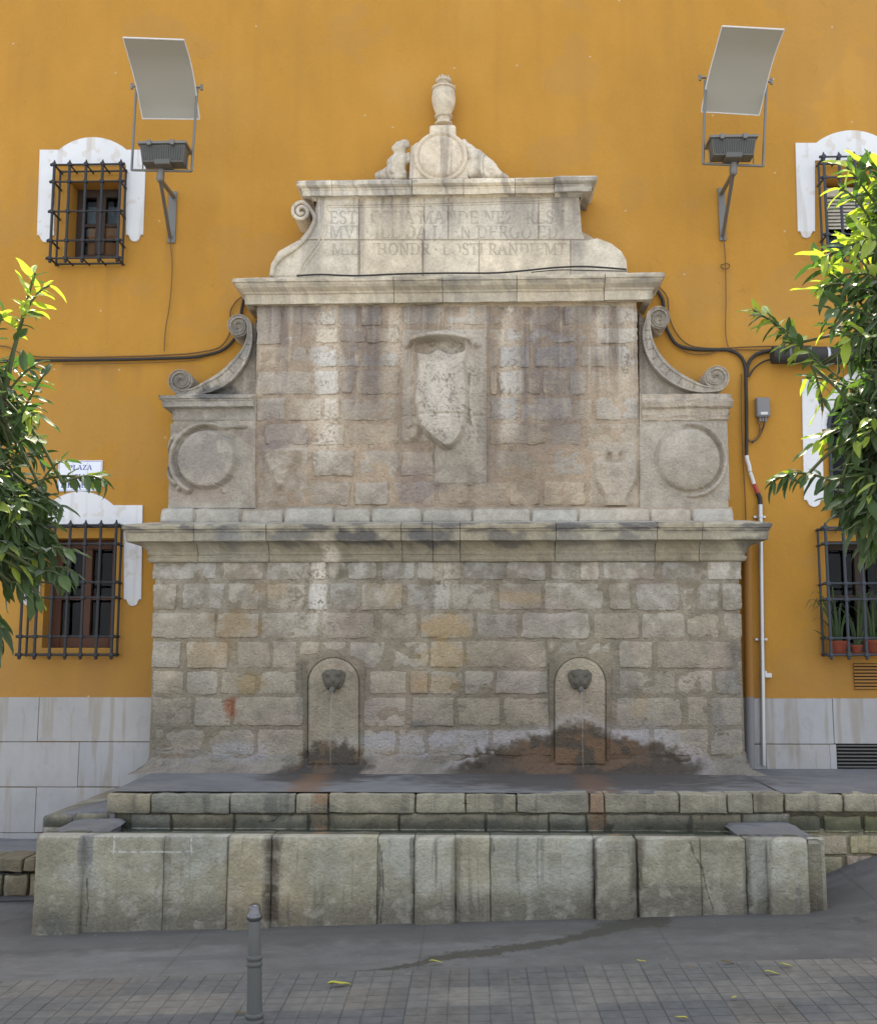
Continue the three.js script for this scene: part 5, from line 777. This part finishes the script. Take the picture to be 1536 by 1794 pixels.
wire('cable', [[1267, 414], [1269, 440], [1270, 462], [1271, 520], [1271, 590], [1276, 612]], 0.005, M.cableBrown, 'brown wire dropping from the right floodlight');
wire('cable', [[1270, 462], [1262, 465], [1266, 471], [1275, 470], [1277, 464], [1270, 461]], 0.004, M.cable, 'small dark loop of wire below the right floodlight');
wire('cable', [[1148, 505], [1160, 525], [1163, 560], [1170, 582], [1186, 604], [1215, 612], [1250, 613], [1278, 614], [1296, 624], [1304, 640], [1306, 680], [1307, 740], [1307, 800]], 0.017, M.cable, 'thick black cable curving from the right scroll and down the wall');
wire('cable', [[1152, 500], [1168, 520], [1172, 555], [1186, 586], [1206, 604], [1240, 610], [1330, 607], [1420, 606]], 0.007, M.cableBrown, 'thin brown cable curving right above the right scroll');
wire('cable', [[1166, 565], [1176, 596], [1205, 618], [1240, 620], [1262, 614], [1330, 613], [1430, 612]], 0.006, M.cableBrown, 'lower thin brown cable sagging beside the right scroll');
wire('cable', [[1307, 660], [1309, 640], [1320, 624], [1340, 616], [1380, 612], [1440, 611], [1540, 610]], 0.019, M.cable, 'thick black cable bending right from the vertical bundle');
wire('cable', [[1311, 660], [1320, 646], [1338, 633], [1362, 628]], 0.009, M.cable, 'short dark cable under the bend of the thick one');
wire('cable', [[1298, 655], [1298, 720], [1301, 800], [1304, 860], [1306, 918]], 0.006, M.cableBrown, 'brown cable running down left of the black bundle');
wire('cable', [[520, 483, 0.49], [560, 481, 0.5], [620, 483, 0.5], [700, 480, 0.5], [780, 478.5, 0.5], [870, 478, 0.5], [920, 474, 0.47], [970, 469, 0.44], [1020, 467, 0.43], [1060, 469, 0.43], [1097, 472, 0.43]], 0.009, M.cable, 'black cable lying along the top of the upper cornice');
wire('cable', [[930, 477, 0.5], [980, 473, 0.47], [1030, 474, 0.46], [1098, 475, 0.46]], 0.005, M.cable, 'thin second cable on the right of the upper cornice');
wire('plastic_pipe', [[1307, 798], [1308, 806], [1311, 815], [1313, 826]], 0.021, M.whitePlastic, 'white plastic sleeve below the black bundle', 'pipe');
wire('plastic_pipe', [[1313, 827], [1317, 838], [1320, 848]], 0.019, M.whitePlastic, 'second white sleeve under a black tie', 'pipe');
wire('plastic_pipe', [[1320, 848], [1324, 858], [1327, 866]], 0.018, M.red, 'short red sleeve on the slanting pipe', 'pipe');
wire('plastic_pipe', [[1326, 864], [1330, 872], [1331, 886]], 0.022, M.cable, 'black elbow on top of the steel pipe', 'pipe');
{ const a = P(1331, 884, 0.05), b = P(1337, 1341, 0.05), t = thing('steel_pipe', 'bright steel pipe running down the wall right of the fountain', 'pipe');
  part(t, 'tube', rod(b, a, 0.024, 14), M.steel);
  for (const y of [905, 1120, 1300]) { const q = P(lerp(1331, 1337, (y - 884) / 457), y, 0.05); part(t, 'clamp', merge([rod(V(q.x, q.y - 0.012, q.z), V(q.x, q.y + 0.012, q.z), 0.029, 12), boxG(q.x - 0.055, q.x + 0.055, q.y - 0.01, q.y + 0.01, 0.004, 0.03)]), M.steel); }
  settle(t, b.x, b.y, 0.05); }
{ const a = P(1308, 940, 0.06), m = P(1312, 1221, 0.06), b = P(1313, 1346, 0.06), t = thing('drain_pipe', 'drain pipe painted ochre above and grey below beside the fountain edge', 'pipe');
  part(t, 'painted_length', rod(m, a, 0.04, 14), M.ochrePaint); part(t, 'grey_length', rod(b, m, 0.043, 14), M.greyBox); settle(t, b.x, b.y, 0.06); }
solo('wall_bracket', merge([boxG(P(1337, 1180, 0).x, P(1349, 1180, 0).x, P(1340, 1187, 0).y, P(1340, 1179, 0).y, 0.002, 0.05, 0.008), boxG(P(1335, 1180, 0).x, P(1341, 1180, 0).x, P(1340, 1185, 0).y, P(1340, 1175, 0).y, 0.002, 0.035, 0.006)]), M.whitePlastic, 'small white plastic bracket beside the steel pipe', 'bracket');
{ const r = rectPx(1321, 1345, 699, 733), t = thing('junction_box', 'small grey junction box on the ochre wall beside the black cables', 'junction box');
  part(t, 'box', boxG(r.x0, r.x1, r.y0, r.y1, 0.002, 0.075, 0.012), M.greyBox); part(t, 'lid', boxG(r.x0 + 0.008, r.x1 - 0.008, r.y0 + 0.01, r.y1 - 0.01, 0.07, 0.082, 0.005), M.greyBox);
  part(t, 'label_plate', boxG(r.x0 + 0.035, r.x1 - 0.03, r.y0 + 0.02, r.y0 + 0.045, 0.08, 0.0845), M.whitePlastic);
  for (const k of [0.3, 0.5, 0.7]) { const x = lerp(r.x0, r.x1, k); part(t, 'gland', rod(V(x, r.y0 + 0.002, 0.04), V(x, r.y0 - 0.04, 0.04), 0.012, 8), M.greyBox); }
  settle(t, (r.x0 + r.x1) / 2, r.y0, 0); }
wire('cable', [[1327, 736, 0.04], [1331, 748, 0.04], [1330, 760, 0.03], [1323, 770], [1312, 772], [1307, 764]], 0.01, M.cableBrown, 'brown cable looping from the junction box');
wire('cable', [[1338, 736, 0.04], [1337, 746, 0.04], [1333, 756, 0.03], [1326, 768], [1316, 776]], 0.008, M.cable, 'dark cable leaving the junction box on the right');
{ const z = 0.13, a = P(1352, 622, z), b = P(1590, 624, z), t = thing('duct', 'thick dark horizontal duct above the arched window', 'duct'); part(t, 'tube', rod(a, b, 0.085, 18).rotateX(0), M.cable);
  for (const x of [1447, 1500, 1380]) { const c = P(x, 623, z); part(t, 'clamp', rod(V(c.x - 0.012, c.y, z), V(c.x + 0.012, c.y, z), 0.09, 18), x === 1447 ? M.steel : M.lampGrey); } settle(t, (a.x + b.x) / 2, a.y, z); }

// ---------------------------------------------------------------- leaves
function leafGeo(w, curve, fold, wave = 0) { const g = grid(4, 8, (u, v) => { const s = Math.abs(u - 0.5) * 2, ww = w * Math.pow(Math.sin(Math.PI * Math.pow(clamp(v * 0.985 + 0.008), 0.8)), 0.9); return [(u - 0.5) * 2 * ww * 0.5, v - 0.12 * curve * v * v, -curve * v * v * 0.5 + fold * s * ww * 0.5 + wave * Math.sin(v * 9) * s * 0.03]; }); return g; }
const leafShapes = [leafGeo(0.34, 0.25, 0.5, 1), leafGeo(0.3, 0.5, 0.4, 0.6), leafGeo(0.38, 0.1, 0.35, 1.2), leafGeo(0.26, 0.7, 0.55, 0.5)];
function strap(pts, w) { const c = new THREE.CatmullRomCurve3(pts); return grid(2, 14, (u, v) => { const p = c.getPoint(v), k = w * (1 - v) ** 0.7 + 0.001; return [p.x + (u - 0.5) * k, p.y, p.z + Math.abs(u - 0.5) * k * 0.4]; }); }
// potted plants in the lower right grille
for (const [px, w, label, seed, n] of [[1469, 32, 'leftmost clay pot of strappy leaves inside the lower right grille', 11, 16], [1500, 22, 'small pot of thin leaves between two clay pots in the grille', 23, 11], [1531, 34, 'red clay pot at the right edge inside the lower right grille', 31, 14]]) {
  const r = rngOf(seed), t = thing('potted_plant', label, 'potted plant', 'pots in the lower right grille'), z = 0.13, c = P(px, 1146, z), R = (P(px + w / 2, 1146, z).x - c.x) * 0.95, H = R * 1.55;
  part(t, 'pot', new THREE.LatheGeometry([[0.001, 0], [R * 0.68, 0], [R * 0.9, H * 0.75], [R * 1.02, H * 0.76], [R * 1.05, H], [R * 0.92, H], [R * 0.88, H * 0.9], [0.001, H * 0.9]].map(([x, y]) => new THREE.Vector2(x, y)), 20).translate(c.x, c.y, z), M.clay);
  for (let i = 0; i < n; i++) { const a = r() * 6.283, l = 0.18 + 0.34 * r(), o = 0.06 + 0.16 * r(), b = V(c.x + Math.cos(a) * R * 0.4, c.y + H * 0.9, z + Math.sin(a) * R * 0.3); part(t, 'leaf', strap([b, b.clone().add(V(Math.cos(a) * o * 0.4, l * 0.7, Math.sin(a) * 0.03)), b.clone().add(V(Math.cos(a) * o, l, Math.sin(a) * 0.05)), b.clone().add(V(Math.cos(a) * (o + 0.08), l * (0.6 + 0.4 * r()), Math.sin(a) * 0.06))], 0.022), LEAF[i % 2]); }
  settle(t, c.x, c.y, z);
}
{ const b = P(1450, 1120, 0.2), m = P(1425, 1104, 0.3), e = P(1396, 1106, 0.34), t = scene.children.find((c) => c.name === 'potted_plant'); const g = strap([b, m, P(1410, 1104, 0.32), e], 0.02).translate(-t.position.x, -t.position.y, -t.position.z); part(t, 'leaf', g, LEAF[1]); }

// bollard in front
{
  const b = G(446, 1800), z = b.z, k = P(447, 1700, z).x - P(446, 1700, z).x, t = thing('bollard', 'slim grey iron bollard with worn shiny top in front of the trough', 'bollard');
  const H = P(441, 1584, z).y - b.y, L = (list) => new THREE.LatheGeometry(list.map(([r, y]) => new THREE.Vector2(r * k, y)), 28).translate(b.x, b.y, b.z), y = (py) => P(443, py, z).y - b.y;
  const lean = new THREE.Matrix4().makeTranslation(b.x, b.y, b.z).multiply(new THREE.Matrix4().makeRotationZ(0.022)).multiply(new THREE.Matrix4().makeTranslation(-b.x, -b.y, -b.z));
  part(t, 'post', L([[0, -0.05], [14.5, -0.05], [14.5, y(1786)], [14, y(1776)], [13.2, y(1772)], [12.4, y(1692)], [11.4, y(1672)], [10.6, y(1612)], [0, y(1612)]]).applyMatrix4(lean), M.bollard);
  for (const [py, r] of [[1778, 16.5], [1789, 17], [1677, 14], [1688, 14.2]]) part(t, 'ring', L([[r - 4, y(py + 5)], [r - 0.8, y(py + 4)], [r, y(py)], [r - 0.8, y(py - 4)], [r - 4, y(py - 5)]]).applyMatrix4(lean), M.bollard);
  part(t, 'cap', L([[10, y(1613)], [13.5, y(1610)], [14.2, y(1605)], [13, y(1601)], [10.8, y(1599)], [10.2, y(1590)], [9.4, y(1586)], [6, y(1583.5)], [0, y(1583)]]).applyMatrix4(lean), M.bollardCap);
  settle(t, b.x, b.y, b.z);
}
// fallen leaves
[[595, 1731, 36, 0.2, 0, 'largest yellow leaf lying on the tiles right of the bollard'], [765, 1690, 22, 0.1, 0, 'yellow leaf at the end of the wet trail'], [1122, 1690, 17, 2.4, 0, 'olive leaf on the joint of the tiles, centre right'], [1277, 1691, 24, 0.1, 1, 'curled brown leaf lying on the tile joint at right'], [1377, 1697, 20, -0.4, 0, 'yellow leaf farthest right on the tiles'], [1354, 1710, 26, 0, 0, 'flat yellow leaf just below the farthest right one'], [1286, 1754, 15, 0.9, 0, 'small yellow leaf on the blue grey tile band'], [1367, 1770, 14, 2.2, 1, 'small brown leaf at the lower right'], [1192, 1790, 22, 2.6, 0, 'yellow leaf at the bottom edge right of centre'], [424, 1780, 20, 0.4, 1, 'brown leaf against the foot of the bollard'], [1209, 1701, 10, 0.4, 1, 'tiny brown leaf left of the tile joint leaves'], [900, 1722, 11, 2.5, 1, 'tiny dark leaf alone in the middle of the tiles']].forEach(([x, y, l, a, brown, label], i) => {
  const p = G(x, y), k = P(x + 1, y, p.z).x - P(x, y, p.z).x, g = leafShapes[i % 4].clone().translate(0, -0.5, 0).scale(l * k, l * k * 1.25, l * k).rotateX(-Math.PI / 2).rotateY(a - Math.PI / 2);
  const m = solo('fallen_leaf', g, brown ? fallenBrown : fallenMat, label, 'leaf', 'fallen leaves on the pavement'); m.position.set(p.x, p.y + 0.018 + 0.08 * l * k, p.z);
});

// ---------------------------------------------------------------- orange trees
function tree(o) {
  const r = rngOf(o.seed), t = thing('orange_tree', o.label, 'tree'), leaves = [], stems = [], DOWN = V(0, -1, 0), up = V(0, 1, 0);
  function twig(a, b, n, len, droop = 0.35, stem = 0.005) {
    const mid = a.clone().lerp(b, 0.55).add(V((r() - 0.5) * 0.05, 0.05 + 0.03 * r(), (r() - 0.5) * 0.05)), c = new THREE.QuadraticBezierCurve3(a, mid, b); stems.push(new THREE.TubeGeometry(c, 6, stem, 4));
    const ph = r() * 6.28;
    for (let i = 0; i < n; i++) {
      const s = 0.18 + 0.82 * (i + 0.4 * r()) / n, p = c.getPoint(Math.min(1, s)), d = c.getTangent(Math.min(1, s)), az = ph + i * 2.4, side = d.clone().cross(Math.abs(d.y) > 0.9 ? V(1, 0, 0) : up).normalize(), bn = d.clone().cross(side), rad = side.multiplyScalar(Math.cos(az)).add(bn.multiplyScalar(Math.sin(az)));
      const dir = d.multiplyScalar(0.35 + 0.5 * s).add(rad.multiplyScalar(0.85)).add(DOWN.clone().multiplyScalar(droop * (0.6 + 0.8 * r()))).normalize(), nrm = up.clone().multiplyScalar(0.9).add(V((r() - 0.5) * 0.9, 0, (r() - 0.3) * 0.9)).addScaledVector(dir, -up.dot(dir)).normalize(), x = dir.clone().cross(nrm).normalize(), zz = x.clone().cross(dir).normalize(), L = len * (0.55 + 0.7 * r());
      const m = new THREE.Matrix4().makeBasis(x, dir, zz).scale(V(L * (o.slim ?? 1), L, L)); m.setPosition(p); leaves.push({ m, p: p.clone().addScaledVector(dir, L * 0.5), L, k: Math.floor(r() * 4), youngSunlit: (s > 0.75 && r() < 0.25) || (p.y > 2.9 && r() < 0.6) });  // young tips, plus high leaves whose sunlit look is put into their colour
    }
  }
  for (const [ax, ay, az, bx, by, bz, n, len, droop] of o.sprigs) twig(P(ax, ay, az), P(bx, by, bz), n, len ?? 0.12, droop ?? 0.3, 0.006);
  for (const [cx, cy, cz, rx, ry, rz, n, droop] of o.masses) {
    const c = P(cx, cy, cz), k = P(cx + 1, cy, cz).x - P(cx, cy, cz).x;
    for (let i = 0; i < n; i++) { const d = V(r() - 0.5, r() - 0.5, r() - 0.5).normalize(), f = 0.5 + 0.5 * Math.cbrt(r()), q = V(c.x + d.x * rx * k * f, c.y + d.y * ry * k * f, cz + d.z * rz * f), out = V(d.x, d.y * 0.7 + 0.12, d.z).normalize(), s = 0.16 + 0.16 * r(); twig(q.clone().addScaledVector(out, -s), q, 9 + Math.floor(r() * 5), 0.105, droop ?? 0.5, 0.004); }
  }
  // trunk and limbs
  const hold = [], tb = V(o.trunk[0], groundY(o.trunk[0], o.trunk[1]), o.trunk[1]), fork = V(tb.x + 0.05, 1.75, tb.z), tr = part(t, 'trunk', merge([rod(tb, fork, 0.1, 12, 0.075), rod(V(tb.x, tb.y - 0.05, tb.z), V(tb.x + 0.004, tb.y + 0.2, tb.z), 0.14, 12, 0.098)]), M.bark);
  for (const [cx, cy, cz] of o.limbs) { const e = P(cx, cy, cz), mid = fork.clone().lerp(e, 0.5).add(V(0, 0.2, 0)), cv = new THREE.CatmullRomCurve3([fork.clone().add(V(0, -0.06, 0)), mid, e]), g = new THREE.TubeGeometry(cv, 14, 0.024, 7); part(tr, 'limb', g, M.bark); hold.push(...cv.getPoints(20).slice(6)); }
  // every sprig hangs on the nearest limb
  for (const [ax, ay, az] of o.sprigs) { const a = P(ax, ay, az), h = hold.reduce((m, q) => (q.distanceTo(a) < m.distanceTo(a) ? q : m)), mid = a.clone().lerp(h, 0.5).add(V(0, 0.04, 0)); stems.push(new THREE.TubeGeometry(new THREE.CatmullRomCurve3([h, mid, a]), 8, 0.008, 5)); }
  const st = part(t, 'twigs', merge(stems), M.twig); st.userData.kind = 'stuff';
  // the leaves that show largest are parts; the rest is foliage
  const seen = leaves.map((l) => { const [x, y] = proj(l.p.x, l.p.y, l.p.z), d = l.p.distanceTo(E0), inn = x > 4 && x < 1532 && y > 4 && y < 1790; return { l, s: inn ? 1 / d + (o.pref ? o.pref(x, y) : 0) : -1 }; }).sort((a, b) => b.s - a.s);
  const near = seen.filter((q) => q.s > 0).slice(0, 290).map((q) => q.l), rest = seen.map((q) => q.l).filter((l) => !near.includes(l));
  for (const l of near) { const m = part(t, 'leaf', leafShapes[l.k], LEAF[l.youngSunlit ? 3 : l.k % 3]); m.applyMatrix4(l.m); }
  const sh = [...leafShapes.keys()].map((k) => rest.filter((l) => l.k === k));
  sh.forEach((L, k) => { const im = new THREE.InstancedMesh(leafShapes[k], LEAF[k % 3], L.length); L.forEach((l, i) => im.setMatrixAt(i, l.m)); im.name = 'foliage'; im.userData.kind = 'stuff'; im.castShadow = im.receiveShadow = true; t.add(im); });
  settle(t, tb.x, tb.y, tb.z); return leaves.length;
}
const nL = tree({
  seed: 5, label: 'leafy orange tree cut off by the left edge of the picture', trunk: [-3.75, 5.2], slim: 1.05,
  limbs: [[-60, 800, 5.2], [-120, 1000, 5.0], [10, 700, 5.3], [-200, 640, 5.3], [-90, 950, 5.8], [-230, 900, 4.8]],
  pref: (x, y) => (x > 110 ? 0.05 : 0) + (y < 620 ? 0.05 : 0),
  sprigs: [[15, 640, 5.3, 62, 478, 5.25, 18, 0.115, 0.0], [40, 560, 5.3, 88, 500, 5.3, 10, 0.11, 0.1], [30, 600, 5.3, 58, 545, 5.3, 9, 0.11, 0.2], [-20, 640, 5.3, 8, 545, 5.3, 12, 0.11, 0.1], [5, 700, 5.3, 62, 640, 5.3, 14, 0.115, 0.35], [20, 760, 5.3, 78, 655, 5.35, 12, 0.115, 0.4], [10, 740, 5.3, 66, 730, 5.4, 14, 0.115, 0.5], [20, 790, 5.3, 70, 770, 5.3, 12, 0.115, 0.5], [50, 850, 5.3, 168, 842, 5.25, 15, 0.105, 0.55], [70, 850, 5.3, 118, 808, 5.3, 9, 0.085, 0.2], [110, 846, 5.3, 188, 850, 5.3, 9, 0.1, 0.6], [40, 880, 5.3, 110, 890, 5.3, 14, 0.11, 0.6], [50, 980, 5.3, 125, 965, 5.3, 14, 0.11, 0.8], [60, 1010, 5.3, 118, 1020, 5.35, 12, 0.11, 0.9], [70, 1000, 5.3, 138, 1010, 5.3, 9, 0.1, 0.8], [20, 1020, 5.35, 70, 1050, 5.35, 12, 0.115, 0.9], [-20, 1060, 5.3, 10, 1120, 5.3, 10, 0.11, 0.9], [-30, 1090, 5.4, 4, 1140, 5.4, 8, 0.11, 0.9]],
  masses: [[-90, 700, 5.3, 130, 120, 0.45, 90, 0.4], [-40, 930, 5.3, 128, 130, 0.45, 150, 0.7], [-110, 860, 5.2, 190, 230, 0.8, 170, 0.5], [-300, 760, 5.2, 220, 300, 0.9, 110, 0.5], [10, 900, 5.3, 70, 90, 0.3, 50, 0.6]],
});
const nR = tree({
  seed: 9, label: 'leafy orange tree cut off by the right edge, tips sunlit', trunk: [3.0, 5.2], slim: 0.98,
  limbs: [[1560, 600, 5.2], [1620, 800, 5.1], [1520, 760, 5.3], [1660, 460, 5.3], [1700, 900, 5.6], [1560, 420, 5.3]],
  pref: (x, y) => (x < 1440 ? 0.06 : 0) + (y < 480 ? 0.03 : 0),
  sprigs: [[1560, 400, 5.3, 1482, 292, 5.3, 17, 0.13, 0.15], [1570, 340, 5.3, 1512, 290, 5.3, 14, 0.13, 0.1], [1530, 400, 5.3, 1470, 330, 5.3, 13, 0.13, 0.3], [1560, 470, 5.3, 1500, 410, 5.3, 16, 0.13, 0.1], [1530, 560, 5.3, 1424, 462, 5.25, 18, 0.125, 0.05], [1540, 540, 5.3, 1455, 490, 5.3, 14, 0.13, 0.1], [1560, 500, 5.3, 1470, 520, 5.3, 14, 0.13, 0.3], [1540, 600, 5.3, 1450, 575, 5.3, 14, 0.13, 0.35], [1560, 450, 5.4, 1440, 452, 5.4, 15, 0.125, 0.1], [1550, 520, 5.4, 1432, 508, 5.4, 15, 0.125, 0.2], [1540, 560, 5.45, 1448, 545, 5.45, 14, 0.125, 0.2], [1560, 430, 5.5, 1476, 436, 5.5, 13, 0.125, 0.1], [1570, 520, 5.5, 1490, 480, 5.5, 16, 0.13, 0.1], [1560, 600, 5.5, 1478, 600, 5.5, 14, 0.13, 0.3], [1430, 640, 4.5, 1318, 542, 4.3, 20, 0.115, 0.15], [1400, 600, 4.5, 1330, 552, 4.4, 15, 0.11, 0.25], [1520, 720, 5.0, 1420, 630, 4.6, 14, 0.11, 0.2], [1440, 640, 4.6, 1375, 600, 4.5, 12, 0.11, 0.3], [1520, 700, 5.3, 1412, 662, 5.3, 12, 0.105, 0.45], [1540, 740, 5.3, 1425, 780, 5.3, 14, 0.11, 0.5], [1560, 850, 5.3, 1450, 848, 5.3, 14, 0.11, 0.6], [1470, 850, 5.3, 1375, 832, 5.3, 13, 0.11, 0.5], [1400, 846, 5.3, 1352, 846, 5.3, 8, 0.11, 0.8], [1560, 900, 5.3, 1500, 930, 5.25, 14, 0.14, 0.8], [1560, 940, 5.25, 1516, 965, 5.2, 10, 0.14, 0.9], [1540, 860, 5.25, 1480, 880, 5.2, 12, 0.13, 0.7], [1420, 640, 5.35, 1440, 720, 5.3, 7, 0.1, 0.4]],
  masses: [[1575, 740, 5.3, 110, 130, 0.4, 140, 0.55], [1560, 860, 5.25, 95, 95, 0.4, 90, 0.7], [1570, 560, 5.3, 90, 90, 0.4, 70, 0.4], [1590, 380, 5.3, 80, 100, 0.4, 60, 0.3], [1760, 640, 5.3, 190, 330, 0.9, 170, 0.5]],
});

renderer.render(scene, camera);
